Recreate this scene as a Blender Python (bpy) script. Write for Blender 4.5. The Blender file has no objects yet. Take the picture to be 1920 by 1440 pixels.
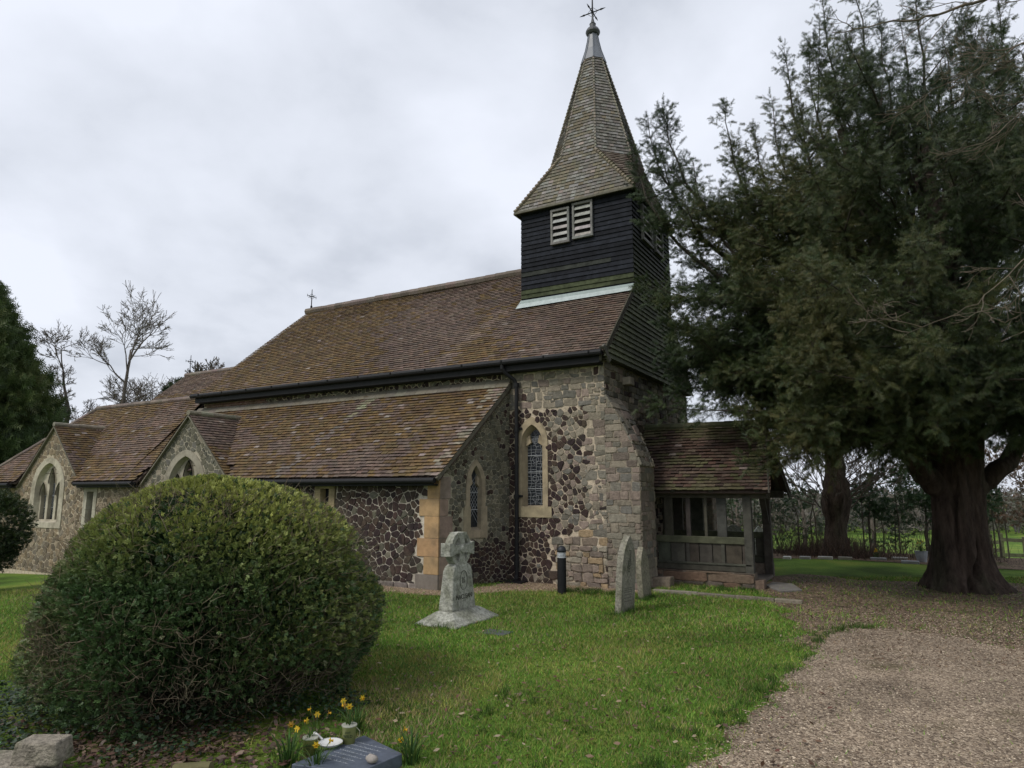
import bpy, math, random
import numpy as np
from mathutils import Vector, noise
from mathutils.geometry import tessellate_polygon
random.seed(7); rng = np.random.default_rng(7)
PI = math.pi
scene = bpy.context.scene
COL = scene.collection

# ---------------------------------------------------------------- camera (eye 1.9 m above the lawn)
PITCH = math.atan(202/1260.); YAW = math.radians(29.8)
cd = bpy.data.cameras.new('camera'); cam = bpy.data.objects.new('camera', cd); COL.objects.link(cam)
cam.location = (0, 0, 1.9); cam.rotation_euler = (PI/2 + PITCH, 0, YAW)
cd.sensor_width = 36; cd.lens = 36*1260/1920.; cd.clip_end = 5000; cd.clip_start = 0.05
scene.camera = cam
FH = np.array([-math.sin(YAW), math.cos(YAW)]); RT = np.array([math.cos(YAW), math.sin(YAW)])
def at(dist, lat):                       # a ground point so many metres ahead and to the side of the gate where one enters
    p = dist*FH + lat*RT
    return float(p[0]), float(p[1])
def ss(a, b, x):
    t = min(1, max(0, (x-a)/(b-a))); return t*t*(3-2*t)
def gz(x, y):                            # ground height
    z = -0.47*ss(-11, -22, x)*ss(30, 14, y)
    d = math.hypot(x+3, y-6)
    z -= 1.0*ss(16.5, 30, d)*ss(-14, -2, x) + 1.0*ss(16, 40, d)*ss(-2, -14, x) + 2.4*ss(30, 80, d)
    return z

# ---------------------------------------------------------------- materials
MATS = {}
def new_mat(name):
    m = bpy.data.materials.new(name); m.use_nodes = True
    nt = m.node_tree; b = nt.nodes['Principled BSDF']
    return m, nt, b
def mat(name, col=None, rough=0.85, var=0.25, scale=9., bump=0.3, bscale=60., bdist=0.01, metal=0., spec=0.3, stretch=None, tint=None, tamt=0.0, tscale=2.0, trans=0.):
    """colour = the 'Col' attribute (or a constant) x two octaves of mottling, with a tint in blotches; noise bump."""
    if name in MATS: return MATS[name]
    m, nt, b = new_mat(name); N = nt.nodes; L = nt.links
    tc = N.new('ShaderNodeTexCoord'); vec = tc.outputs['Object']
    if stretch:
        mp = N.new('ShaderNodeMapping'); mp.inputs['Scale'].default_value = stretch; L.new(vec, mp.inputs['Vector']); vec = mp.outputs['Vector']
    if col is None:
        a = N.new('ShaderNodeAttribute'); a.attribute_name = 'Col'; c = a.outputs['Color']
    else:
        r = N.new('ShaderNodeRGB'); r.outputs[0].default_value = (*col, 1); c = r.outputs[0]
    n1 = N.new('ShaderNodeTexNoise'); n1.inputs['Scale'].default_value = scale; n1.inputs['Detail'].default_value = 8; n1.inputs['Roughness'].default_value = .65
    L.new(vec, n1.inputs['Vector'])
    mr = N.new('ShaderNodeMapRange'); mr.inputs['From Min'].default_value = .3; mr.inputs['From Max'].default_value = .7
    mr.inputs['To Min'].default_value = 1-var; mr.inputs['To Max'].default_value = 1+var
    L.new(n1.outputs['Fac'], mr.inputs['Value'])
    if tint is not None:
        n3 = N.new('ShaderNodeTexNoise'); n3.inputs['Scale'].default_value = tscale; n3.inputs['Detail'].default_value = 6; L.new(vec, n3.inputs['Vector'])
        m3 = N.new('ShaderNodeMapRange'); m3.inputs['From Min'].default_value = .48; m3.inputs['From Max'].default_value = .62; m3.inputs['To Max'].default_value = tamt
        L.new(n3.outputs['Fac'], m3.inputs['Value'])
        mx = N.new('ShaderNodeMixRGB'); mx.inputs['Color2'].default_value = (*tint, 1); L.new(m3.outputs['Result'], mx.inputs['Fac']); L.new(c, mx.inputs['Color1']); c = mx.outputs['Color']
    vm = N.new('ShaderNodeVectorMath'); vm.operation = 'SCALE'; L.new(c, vm.inputs[0]); L.new(mr.outputs['Result'], vm.inputs['Scale'])
    L.new(vm.outputs['Vector'], b.inputs['Base Color'])
    b.inputs['Roughness'].default_value = rough; b.inputs['Metallic'].default_value = metal; b.inputs['Specular IOR Level'].default_value = spec
    if trans: b.inputs['Transmission Weight'].default_value = trans
    if bump:
        n2 = N.new('ShaderNodeTexNoise'); n2.inputs['Scale'].default_value = bscale; n2.inputs['Detail'].default_value = 7; n2.inputs['Roughness'].default_value = .6
        L.new(vec, n2.inputs['Vector'])
        bp = N.new('ShaderNodeBump'); bp.inputs['Strength'].default_value = bump; bp.inputs['Distance'].default_value = bdist
        L.new(n2.outputs['Fac'], bp.inputs['Height']); L.new(bp.outputs['Normal'], b.inputs['Normal'])
    MATS[name] = m
    return m
def leaf_mat(name, rough=.5, spec=.3, transl=.25):
    if name in MATS: return MATS[name]
    m, nt, b = new_mat(name); N = nt.nodes; L = nt.links
    a = N.new('ShaderNodeAttribute'); a.attribute_name = 'Col'
    L.new(a.outputs['Color'], b.inputs['Base Color']); b.inputs['Roughness'].default_value = rough; b.inputs['Specular IOR Level'].default_value = spec
    if transl:
        t = N.new('ShaderNodeBsdfTranslucent'); L.new(a.outputs['Color'], t.inputs['Color'])
        mx = N.new('ShaderNodeMixShader'); mx.inputs[0].default_value = transl
        L.new(b.outputs[0], mx.inputs[1]); L.new(t.outputs[0], mx.inputs[2]); L.new(mx.outputs[0], N['Material Output'].inputs['Surface'])
    MATS[name] = m; return m

M_stone = mat('rubble_stone', rough=.92, var=.34, scale=14, bump=.7, bscale=38, bdist=.025, tint=(.09, .085, .055), tamt=.25, tscale=1.3)
M_ash = mat('dressed_stone', rough=.9, var=.2, scale=9, bump=.35, bscale=70, bdist=.006, tint=(.12, .10, .07), tamt=.45, tscale=2.2)
M_tile = mat('clay_tile', rough=.8, var=.3, scale=16, bump=.5, bscale=50, bdist=.01)
M_shing = mat('oak_shingle', rough=.85, var=.3, scale=14, bump=.5, bscale=60, bdist=.01)
M_board = mat('tarred_board', rough=.8, var=.5, scale=7, bump=.5, bscale=22, bdist=.01, spec=.15)
M_wood = mat('old_oak', rough=.85, var=.4, scale=6, bump=.7, bscale=18, bdist=.012, stretch=(1, 1, 1))
M_dark = mat('dark_interior', (.012, .011, .010), rough=.95, var=.1, bump=0)
M_lead = mat('lead_sheet', rough=.45, var=.18, scale=10, bump=.15, bscale=20, spec=.5)
M_iron = mat('black_iron', (.012, .012, .013), rough=.6, var=.3, bump=.2, spec=.22)
M_bark = mat('yew_bark', rough=.95, var=.6, scale=7, bump=1.0, bscale=16, bdist=.09, stretch=(1, 1, .28), spec=.12, tint=(.045, .05, .03), tamt=.5, tscale=1.6)
M_twig = mat('twig_bark', rough=.9, var=.3, scale=8, bump=0)
M_leaf = leaf_mat('leaf', .5, .35, .2)
M_yew = leaf_mat('yew_needles', .55, .3, .15)
M_grass = leaf_mat('grass_blade', .6, .25, .3)
M_mon = mat('lichened_stone', rough=.95, var=.5, scale=22, bump=1.0, bscale=45, bdist=.02, tint=(.10, .105, .06), tamt=.55, tscale=5)
M_glass, _nt, _b = new_mat('leaded_glass'); _b.inputs['Base Color'].default_value = (.012, .015, .02, 1); _b.inputs['Roughness'].default_value = .22; _b.inputs['Specular IOR Level'].default_value = .45
_n = _nt.nodes.new('ShaderNodeTexNoise'); _n.inputs['Scale'].default_value = 14; _bp = _nt.nodes.new('ShaderNodeBump'); _bp.inputs['Strength'].default_value = .35; _bp.inputs['Distance'].default_value = .02
_nt.links.new(_n.outputs['Fac'], _bp.inputs['Height']); _nt.links.new(_bp.outputs['Normal'], _b.inputs['Normal'])

# ---------------------------------------------------------------- mesh helpers
def tag(o, label=None, cat=None, group=None, kind=None):
    if label: o['label'] = label
    if cat: o['category'] = cat
    if group: o['group'] = group
    if kind: o['kind'] = kind
    return o
def empty(name, loc=(0, 0, 0), **kw):
    o = bpy.data.objects.new(name, None); COL.objects.link(o); o.location = loc; o.empty_display_size = .3
    return tag(o, **kw)
def V3(*a): return Vector(a)
class MB:
    def __init__(s): s.v = []; s.f = []; s.c = []
    def add(s, vs, fs, col=(1, 1, 1)):
        o = len(s.v); s.v += [tuple(p) for p in vs]
        for f in fs: s.f.append([i+o for i in f]); s.c.append(col)
    def box(s, a, b, col=(1, 1, 1), jit=0):
        x0, y0, z0 = a; x1, y1, z1 = b
        vs = [(x, y, z) for z in (z0, z1) for x, y in ((x0, y0), (x1, y0), (x1, y1), (x0, y1))]
        if jit: vs = [tuple(c+random.uniform(-jit, jit) for c in p) for p in vs]
        s.add(vs, [(0, 3, 2, 1), (4, 5, 6, 7), (0, 1, 5, 4), (1, 2, 6, 5), (2, 3, 7, 6), (3, 0, 4, 7)], col)
    def beam(s, p, q, w, h, col=(1, 1, 1), up=(0, 0, 1)):       # a rectangular bar from p to q
        p = Vector(p); q = Vector(q); d = (q-p).normalized(); u = Vector(up)
        r = d.cross(u)
        if r.length < 1e-4: r = d.cross(Vector((0, 1, 0)))
        r.normalize(); u = r.cross(d).normalized()
        vs = [e + r*a*w/2 + u*b*h/2 for e in (p, q) for a, b in ((-1, -1), (1, -1), (1, 1), (-1, 1))]
        s.add(vs, [(0, 1, 2, 3), (7, 6, 5, 4), (0, 4, 5, 1), (1, 5, 6, 2), (2, 6, 7, 3), (3, 7, 4, 0)], col)
    def prism(s, poly, z0, z1, col=(1, 1, 1), top=1.0, fan=False):           # vertical prism over an xy polygon
        n = len(poly); cx = sum(p[0] for p in poly)/n; cy = sum(p[1] for p in poly)/n
        vs = [(x, y, z0) for x, y in poly] + [(cx+(x-cx)*top, cy+(y-cy)*top, z1) for x, y in poly]
        s.add(vs, [tuple(range(n-1, -1, -1)), tuple(range(n, 2*n))] + [(i, (i+1) % n, n+(i+1) % n, n+i) for i in range(n)], col)
    def tube(s, pts, rad, n=8, col=(1, 1, 1), cap=True):
        pts = [Vector(p) for p in pts]
        if not hasattr(rad, '__len__'): rad = [rad]*len(pts)
        vs = []; ref = None
        for i, p in enumerate(pts):
            d = (pts[min(i+1, len(pts)-1)]-pts[max(i-1, 0)]).normalized()
            if ref is None: ref = Vector((0, 0, 1)) if abs(d.z) < .9 else Vector((1, 0, 0))
            a = d.cross(ref).normalized(); b = a.cross(d).normalized(); ref = b
            for k in range(n):
                t = 2*PI*k/n; vs.append(p + (a*math.cos(t)+b*math.sin(t))*rad[i])
        fs = [(i*n+k, i*n+(k+1) % n, (i+1)*n+(k+1) % n, (i+1)*n+k) for i in range(len(pts)-1) for k in range(n)]
        if cap: fs += [tuple(range(n-1, -1, -1)), tuple(range((len(pts)-1)*n, len(pts)*n))]
        s.add(vs, fs, col)
    def lathe(s, prof, c, n=20, col=(1, 1, 1)):                 # prof: (r, z)
        vs = [(c[0]+r*math.cos(2*PI*k/n), c[1]+r*math.sin(2*PI*k/n), c[2]+z) for r, z in prof for k in range(n)]
        fs = [(i*n+k, i*n+(k+1) % n, (i+1)*n+(k+1) % n, (i+1)*n+k) for i in range(len(prof)-1) for k in range(n)]
        fs += [tuple(range(n-1, -1, -1)), tuple(range((len(prof)-1)*n, len(prof)*n))]
        s.add(vs, fs, col)
    def build(s, name, m, parent=None, smooth=False, bevel=0, loc=None, **kw):
        me = bpy.data.meshes.new(name); me.from_pydata(s.v, [], s.f); me.materials.append(m)
        at_ = me.attributes.new('Col', 'FLOAT_COLOR', 'FACE')
        arr = np.ones((len(s.c), 4), np.float32)
        if s.c: arr[:, :3] = np.array([c[:3] for c in s.c], np.float32)
        at_.data.foreach_set('color', arr.ravel()); me.update()
        if smooth: me.polygons.foreach_set('use_smooth', [True]*len(me.polygons))
        o = bpy.data.objects.new(name, me); COL.objects.link(o)
        if loc: o.location = loc
        if parent: o.parent = parent
        if bevel:
            md = o.modifiers.new('b', 'BEVEL'); md.width = bevel; md.segments = 2; md.limit_method = 'ANGLE'; md.angle_limit = math.radians(35)
        return tag(o, **kw)
def bulk(name, V, F, C, m, parent=None, smooth=False, **kw):     # numpy triangles / quads
    me = bpy.data.meshes.new(name); V = np.asarray(V, np.float32); F = np.asarray(F, np.int32); k = F.shape[1]
    me.vertices.add(len(V)); me.vertices.foreach_set('co', V.ravel())
    me.loops.add(F.size); me.loops.foreach_set('vertex_index', F.ravel())
    me.polygons.add(len(F)); me.polygons.foreach_set('loop_start', np.arange(0, F.size, k, dtype=np.int32)); me.polygons.foreach_set('loop_total', np.full(len(F), k, np.int32))
    a = me.attributes.new('Col', 'FLOAT_COLOR', 'FACE'); A = np.ones((len(F), 4), np.float32); A[:, :3] = C; a.data.foreach_set('color', A.ravel())
    if smooth: me.polygons.foreach_set('use_smooth', np.ones(len(F), bool))
    me.materials.append(m); me.update(calc_edges=True); me.validate()
    o = bpy.data.objects.new(name, me); COL.objects.link(o)
    if parent: o.parent = parent
    return tag(o, **kw)
def frames(D, spin=None):                                         # n x 3 directions -> rotation matrices whose X axis is D
    D = D/np.linalg.norm(D, axis=1, keepdims=True); n = len(D)
    r = rng.normal(size=(n, 3)) if spin is None else spin
    B = np.cross(D, r); B /= np.linalg.norm(B, axis=1, keepdims=True)+1e-9; Cc = np.cross(D, B)
    return np.stack([D, B, Cc], axis=2)
def scatter(tv, tf, P, R, S, cols, tcol=None):                    # stamp a template many times
    n = len(P); k = len(tv)
    V = np.einsum('nij,kj->nki', R, tv)*S[:, None, None] + P[:, None, :]
    F = (tf[None] + (np.arange(n)*k)[:, None, None]).reshape(-1, tf.shape[1])
    C = np.repeat(cols, len(tf), axis=0)
    if tcol is not None: C = C*np.tile(tcol, (n, 1))
    return V.reshape(-1, 3), F, C
def merge(parts):
    V = []; F = []; C = []; o = 0
    for v, f, c in parts: V.append(v); F.append(f+o); C.append(c); o += len(v)
    return np.concatenate(V), np.concatenate(F), np.concatenate(C)
def segs_mesh(P0, P1, R0, R1, n, cols):                           # many tapered sticks
    P0 = np.asarray(P0, float); P1 = np.asarray(P1, float); R0 = np.asarray(R0, float); R1 = np.asarray(R1, float)
    D = P1-P0; D /= np.linalg.norm(D, axis=1, keepdims=True)+1e-9
    ref = np.where(np.abs(D[:, 2:3]) < .9, [[0, 0, 1.]], [[1., 0, 0]]); A = np.cross(D, ref); A /= np.linalg.norm(A, axis=1, keepdims=True); B = np.cross(D, A)
    t = 2*PI*np.arange(n)/n; ring = A[:, None]*np.cos(t)[None, :, None] + B[:, None]*np.sin(t)[None, :, None]
    V = np.concatenate([P0[:, None]+ring*R0[:, None, None], P1[:, None]+ring*R1[:, None, None]], axis=1)
    k = np.arange(n); f = np.stack([k, (k+1) % n, n+(k+1) % n, n+k], axis=1)
    F = (f[None]+(np.arange(len(P0))*2*n)[:, None, None]).reshape(-1, 4)
    return V.reshape(-1, 3), F, np.repeat(np.asarray(cols, float), n, axis=0)
def nz(x, y, z=0): return noise.noise((x, y, z))
def lerp(a, b, t): return tuple(x+(y-x)*t for x, y in zip(a, b))
def jc(c, a=.15):
    k = 1+random.uniform(-a, a); return tuple(max(0, x*k*(1+random.uniform(-a*.3, a*.3))) for x in c)

# ---------------------------------------------------------------- rubble and coursed masonry, every stone a stone
def clip_half(poly, a, b, c):            # keep a*x+b*y<=c
    out = []
    for i in range(len(poly)):
        p = poly[i]; q = poly[(i+1) % len(poly)]; dp = a*p[0]+b*p[1]-c; dq = a*q[0]+b*q[1]-c
        if dp <= 0: out.append(p)
        if dp*dq < 0:
            t = dp/(dp-dq); out.append((p[0]+(q[0]-p[0])*t, p[1]+(q[1]-p[1])*t))
    return out
def clip_convex(poly, conv):
    for i in range(len(conv)):
        (x0, y0), (x1, y1) = conv[i], conv[(i+1) % len(conv)]
        a, b = (y1-y0), -(x1-x0); poly = clip_half(poly, a, b, a*x0+b*y0)
        if len(poly) < 3: return []
    return poly
def inside(pt, poly):
    x, y = pt; r = False; n = len(poly)
    for i in range(n):
        x0, y0 = poly[i]; x1, y1 = poly[(i+1) % n]
        if (y0 > y) != (y1 > y) and x < (x1-x0)*(y-y0)/(y1-y0)+x0: r = not r
    return r
def area_c(poly):
    A = cx = cy = 0
    for i in range(len(poly)):
        x0, y0 = poly[i]; x1, y1 = poly[(i+1) % len(poly)]; k = x0*y1-x1*y0; A += k; cx += (x0+x1)*k; cy += (y0+y1)*k
    if abs(A) < 1e-9: return 0, (0, 0)
    return A/2, (cx/(3*A), cy/(3*A))
def put_stone(mb, fr, poly, col, gap, h, rnd):
    A, c = area_c(poly)
    if abs(A) < .0008: return
    r = math.sqrt(abs(A)/PI)
    k = max(.5, 1-gap/r*.8)
    p = [(c[0]+(x-c[0])*k, c[1]+(y-c[1])*k) for x, y in poly]
    for _ in range(rnd):                  # soften the corners
        q = []
        for i in range(len(p)):
            a, b = p[i], p[(i+1) % len(p)]
            q += [(a[0]*.86+b[0]*.14, a[1]*.86+b[1]*.14), (a[0]*.14+b[0]*.86, a[1]*.14+b[1]*.86)]
        p = q
    n = len(p); O, U, W, Nn = fr
    tilt = (random.uniform(-.06, .06), random.uniform(-.06, .06))
    def P(x, y, d): return O + U*x + W*y + Nn*(d + (x-c[0])*tilt[0] + (y-c[1])*tilt[1])
    vs = [O+U*x+W*y-Nn*.01 for x, y in p]
    vs += [P(x, y, h*.75) for x, y in p]
    vs += [P(c[0]+(x-c[0])*.8, c[1]+(y-c[1])*.8, h) for x, y in p]
    fs = [(i, (i+1) % n, n+(i+1) % n, n+i) for i in range(n)] + [(n+i, n+(i+1) % n, 2*n+(i+1) % n, 2*n+i) for i in range(n)] + [tuple(range(2*n, 3*n))]
    mb.add(vs, fs, col)
def rubble(mb, fr, conv, size, style, keep=lambda c: True, seed=0, jit=.46, asp=1.15):
    rs = random.Random(seed); xs = [p[0] for p in conv]; ys = [p[1] for p in conv]
    sx = size*asp; sy = size/asp
    nx = int((max(xs)-min(xs))/sx)+5; ny = int((max(ys)-min(ys))/sy)+5
    pts = {(i, j): (min(xs)+(i-2+rs.uniform(-jit, jit)+.5*(j % 2))*sx, min(ys)+(j-2+rs.uniform(-jit, jit))*sy) for i in range(nx) for j in range(ny)}
    for key in list(pts):
        if rs.random() < .16: del pts[key]
    for (i, j), p in pts.items():
        if not keep(p) or not (min(xs)-sx < p[0] < max(xs)+sx and min(ys)-sy < p[1] < max(ys)+sy): continue
        poly = [(p[0]-2*sx, p[1]-2*sy), (p[0]+2*sx, p[1]-2*sy), (p[0]+2*sx, p[1]+2*sy), (p[0]-2*sx, p[1]+2*sy)]
        for di in (-2, -1, 0, 1, 2):
            for dj in (-2, -1, 0, 1, 2):
                q = pts.get((i+di, j+dj))
                if q is None or (di == 0 and dj == 0): continue
                a = q[0]-p[0]; b = q[1]-p[1]
                poly = clip_half(poly, a, b, a*(p[0]+q[0])/2+b*(p[1]+q[1])/2)
                if len(poly) < 3: break
            if len(poly) < 3: break
        if len(poly) < 3: continue
        poly = clip_convex(poly, conv)
        if len(poly) < 3: continue
        A, c = area_c(poly)
        if not keep(c): continue
        col, gap, h = style(c, rs); put_stone(mb, fr, poly, col, gap*rs.uniform(.5, 1.45), h*rs.uniform(.7, 1.5), 2)
def coursed(mb, fr, conv, hr, wr, style, keep=lambda c: True, seed=0, wob=.018):
    rs = random.Random(seed); xs = [p[0] for p in conv]; ys = [p[1] for p in conv]
    y = min(ys); x0, x1 = min(xs), max(xs)
    while y < max(ys):
        h = rs.uniform(*hr); x = x0-rs.uniform(0, wr[1])
        while x < x1:
            w = rs.uniform(*wr)
            sub = [(x, y, x+w, y+h)]
            if h > .17 and rs.random() < .35: k = rs.uniform(.35, .65); sub = [(x, y, x+w, y+h*k), (x, y+h*k, x+w*rs.uniform(.4, .6), y+h), ]; sub.append((sub[1][2], y+h*k, x+w, y+h))
            for a, b, c_, d in sub:
                poly = [(a+rs.uniform(-wob, wob), b+rs.uniform(-wob, wob)), ((a+c_)/2, b+rs.uniform(-wob, wob)*.7), (c_+rs.uniform(-wob, wob), b+rs.uniform(-wob, wob)), (c_+rs.uniform(-wob, wob), d+rs.uniform(-wob, wob)), ((a+c_)/2, d+rs.uniform(-wob, wob)*.7), (a+rs.uniform(-wob, wob), d+rs.uniform(-wob, wob))]
                poly = clip_convex(poly, conv)
                if len(poly) < 3: continue
                A, c = area_c(poly)
                if not keep(c): continue
                col, gap, hh = style(c, rs); put_stone(mb, fr, poly, col, gap, hh, 1)
            x += w
        y += h
def frame_of(p0, p1):                    # vertical wall plane through two ground points, seen from the right-hand side of p0->p1
    O = Vector((p0[0], p0[1], 0)); U = Vector((p1[0]-p0[0], p1[1]-p0[1], 0)); L = U.length; U.normalize()
    return (O, U, Vector((0, 0, 1)), Vector((U.y, -U.x, 0))), L
def sheet(mb, fr, poly, holes=(), col=(.2, .18, .14), d=0.0):
    O, U, W, Nn = fr; loops = [poly]+list(holes)
    tris = tessellate_polygon([[Vector((x, y, 0)) for x, y in l] for l in loops])
    flat = [p for l in loops for p in l]
    vs = [O+U*x+W*y+Nn*d for x, y in flat]
    fs = []
    for t in tris:
        a, b, c = (flat[i] for i in t)
        fs.append(tuple(t) if (b[0]-a[0])*(c[1]-a[1])-(b[1]-a[1])*(c[0]-a[0]) > 0 else tuple(reversed(t)))
    mb.add(vs, fs, col)
def arch(cx, w, z0, zs, za, n=9):        # pointed outline, counter-clockwise from bottom left
    h = za-zs; k = (h*h-w*w)/(2*w); R = w+k
    a1 = math.atan2(h, k) if k > -w else PI/2
    right = [(cx-k+R*math.cos(a1*t/n), zs+R*math.sin(a1*t/n)) for t in range(n+1)]
    left = [(2*cx-x, z) for x, z in right[::-1]][1:]
    return [(cx-w, z0), (cx+w, z0)] + right + left
def rect(x0, z0, x1, z1): return [(x0, z0), (x1, z0), (x1, z1), (x0, z1)]
def ring(mb, fr, A, dA, B, dB, col):     # quad strip between two outlines of equal length at depths dA, dB
    O, U, W, Nn = fr; n = len(A)
    vs = [O+U*x+W*y+Nn*dA for x, y in A]+[O+U*x+W*y+Nn*dB for x, y in B]
    mb.add(vs, [(i, (i+1) % n, n+(i+1) % n, n+i) for i in range(n)], col)

# ================================================================ THE CHURCH
church = empty('church', (-12, 16, 0), label='old rubble-stone church with mossy brown tiled roofs, black boarded bell tower and shingled spire', cat='church')
def part(name, mb, m, parent=church, **kw):
    o = mb.build(name, m, None, **kw); o.parent = parent; o.matrix_parent_inverse.identity()
    o.location = (-parent.location.x, -parent.location.y, -parent.location.z) if parent is not None and parent.type == 'EMPTY' else (0, 0, 0)
    return o
def sub(name, mb, m, parent, **kw):
    o = mb.build(name, m, parent, **kw); return o
MORTAR = (.42, .36, .28)
DARK = [(.040, .024, .022), (.034, .021, .021), (.050, .030, .025), (.030, .020, .020), (.060, .040, .030)]
GREY = [(.20, .18, .14), (.17, .155, .125), (.24, .205, .155), (.15, .14, .12), (.22, .17, .14), (.26, .22, .17)]
PINK = [(.23, .18, .145), (.20, .16, .13), (.27, .21, .16), (.22, .19, .15), (.175, .14, .115), (.29, .21, .125), (.25, .22, .17)]
TAN = [(.21, .16, .10), (.18, .14, .095), (.24, .18, .115), (.15, .12, .085), (.19, .16, .12), (.25, .20, .14)]
GRN = [(.13, .12, .085), (.105, .098, .072), (.15, .135, .098), (.085, .08, .062), (.12, .115, .09)]
def pick(l, rs, a=.15):
    c = rs.choice(l); k = 1+rs.uniform(-a, a); return tuple(x*k for x in c)

# ---- windows
def lead_lines(mb, fr, cx, w, z0, z1, d, kind):
    O, U, W, Nn = fr
    def ln(a, b, t=.008): mb.beam(O+U*a[0]+W*a[1]+Nn*d, O+U*b[0]+W*b[1]+Nn*d, t, t, (.30, .31, .32))
    if kind == 'diamond':
        s = .11; n = int((z1-z0+2*w)/s)+1
        for i in range(n):
            for sg in (-1, 1):
                za = z0+i*s-2*w*.9; p = (cx-sg*w, za); q = (cx+sg*w, za+2*w*1.5)
                if q[1] > z1 or p[1] < z0: continue
                ln(p, q, .005)
    else:                                # a close pattern of bent leads with circles
        rs = random.Random(3)
        for x in np.linspace(-w*.62, w*.62, 3):
            z = z0; px = cx+x
            while z < z1-.12:
                nx_ = cx+x+rs.uniform(-.03, .03); nz_ = z+rs.uniform(.05, .11)
                ln((px, z), (nx_, nz_), .006); px = nx_; z = nz_
        z = z0+.05
        while z < z1-.15:
            ln((cx-w, z+rs.uniform(-.02, .02)), (cx, z+rs.uniform(-.02, .02)), .006); ln((cx, z+rs.uniform(-.02, .02)), (cx+w, z+rs.uniform(-.02, .02)), .006); z += rs.uniform(.05, .09)
        for k, zc in enumerate(np.arange(z0+.15, z1-.1, .42)):
            pts = [(cx+math.cos(t)*.075, zc+math.sin(t)*.075) for t in np.linspace(0, 2*PI, 11)]
            for a, b in zip(pts, pts[1:]): ln(a, b, .006)
    for z in np.arange(z0+.36, z1-.1, .36): ln((cx-w, z), (cx+w, z), .014)
def lancet(fr, cx, wo, wi, wg, z0, zs, za, th, col, kind='diamond', blocks=(), depth=.17, label=None, sill=.16):
    """dressed-stone lancet: outer half width wo, opening wi, glass wg; sill z0, spring zs, apex za of the opening."""
    O, U, W, Nn = fr; n = 9
    outer = arch(cx, wo, z0-sill, zs, za+th, n); inner = arch(cx, wi, z0-.01, zs, za, n); gl = arch(cx, wg, z0+.05, zs, za-(wi-wg)*1.6, n)
    mb = MB()
    ring(mb, fr, outer, -.02, outer, .028, col); ring(mb, fr, outer, .028, inner, .028, col); ring(mb, fr, inner, .028, gl, -depth, lerp(col, (.2, .17, .12), .3))
    for (x0, b, x1, t) in blocks:
        p = [O+U*x+W*z for x, z in ((x0, b), (x1, b), (x1, t), (x0, t))]
        mb.add([q-Nn*.02 for q in p]+[q+Nn*.033 for q in p], [(4, 5, 6, 7), (0, 1, 5, 4), (1, 2, 6, 5), (2, 3, 7, 6), (3, 0, 4, 7)], jc(col, .1))
    for sg in (-1, 1):                   # cusps that make the head a trefoil
        q = [(cx+sg*wg*1.02, zs-.06), (cx+sg*wg*.42, zs+.02), (cx+sg*wg*.62, zs+(za-zs)*.45), (cx+sg*wg*1.0, zs+(za-zs)*.3)]
        if sg < 0: q = q[::-1]
        v = [O+U*x+W*z-Nn*(depth+.02) for x, z in q]+[O+U*x+W*z-Nn*(depth-.07) for x, z in q]
        mb.add(v, [(4, 5, 6, 7), (0, 1, 5, 4), (1, 2, 6, 5), (2, 3, 7, 6), (3, 0, 4, 7)], col)
    mb.box  # (sill slab)
    o = part('window', mb, M_ash, label=label) if label else part('window', mb, M_ash)
    g = MB(); sheet(g, fr, gl, (), (1, 1, 1), -depth+.002); sub('glass', g, M_glass, o)
    l = MB(); lead_lines(l, fr, cx, wg, z0+.05, za-.1, -depth+.01, kind); sub('leading', l, M_lead, o)
    return outer
def traceried(fr, cx, wo, wi, z0, zs, za, th, lights, col, label=None):
    """three-light window under one pointed arch; lights = (centre, half width, spring, apex)"""
    O, U, W, Nn = fr
    outer = arch(cx, wo, z0-.16, zs, za+th, 10); inner = arch(cx, wi, z0, zs, za, 10); plate = arch(cx, wi*.93, z0+.03, zs, za-.05, 10)
    mb = MB(); ring(mb, fr, outer, -.02, outer, .03, col); ring(mb, fr, outer, .03, inner, .03, col); ring(mb, fr, inner, .03, plate, -.12, col)
    hs = [arch(cx+c, w, z0+.08, s, a, 6) for c, w, s, a in lights]
    sheet(mb, fr, plate, hs, col, -.12)
    for h in hs: ring(mb, fr, h, -.12, h, -.24, lerp(col, (.2, .17, .12), .4))
    for i, (c, w, s, a) in enumerate(lights):         # raised ribs round each light's head
        h2 = arch(cx+c, w+.035, s, s, a+.05, 6)[1:]; h1 = arch(cx+c, w, s, s, a, 6)[1:]
        for k in range(len(h1)-1):
            q = [h1[k], h2[k], h2[k+1], h1[k+1]]
            v = [O+U*x+W*z-Nn*.12 for x, z in q]+[O+U*x+W*z-Nn*.075 for x, z in q]
            mb.add(v, [(4, 5, 6, 7), (7, 6, 5, 4), (0, 1, 5, 4), (1, 2, 6, 5), (2, 3, 7, 6), (3, 0, 4, 7)], col)
    o = part('window', mb, M_ash, label=label)
    g = MB()
    for h in hs: sheet(g, fr, h, (), (1, 1, 1), -.235)
    sub('glass', g, M_glass, o)
    l = MB()
    for c, w, s, a in lights: lead_lines(l, fr, cx+c, w, z0+.08, a-.05, -.225, 'diamond')
    sub('leading', l, M_lead, o)
    return outer

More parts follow.
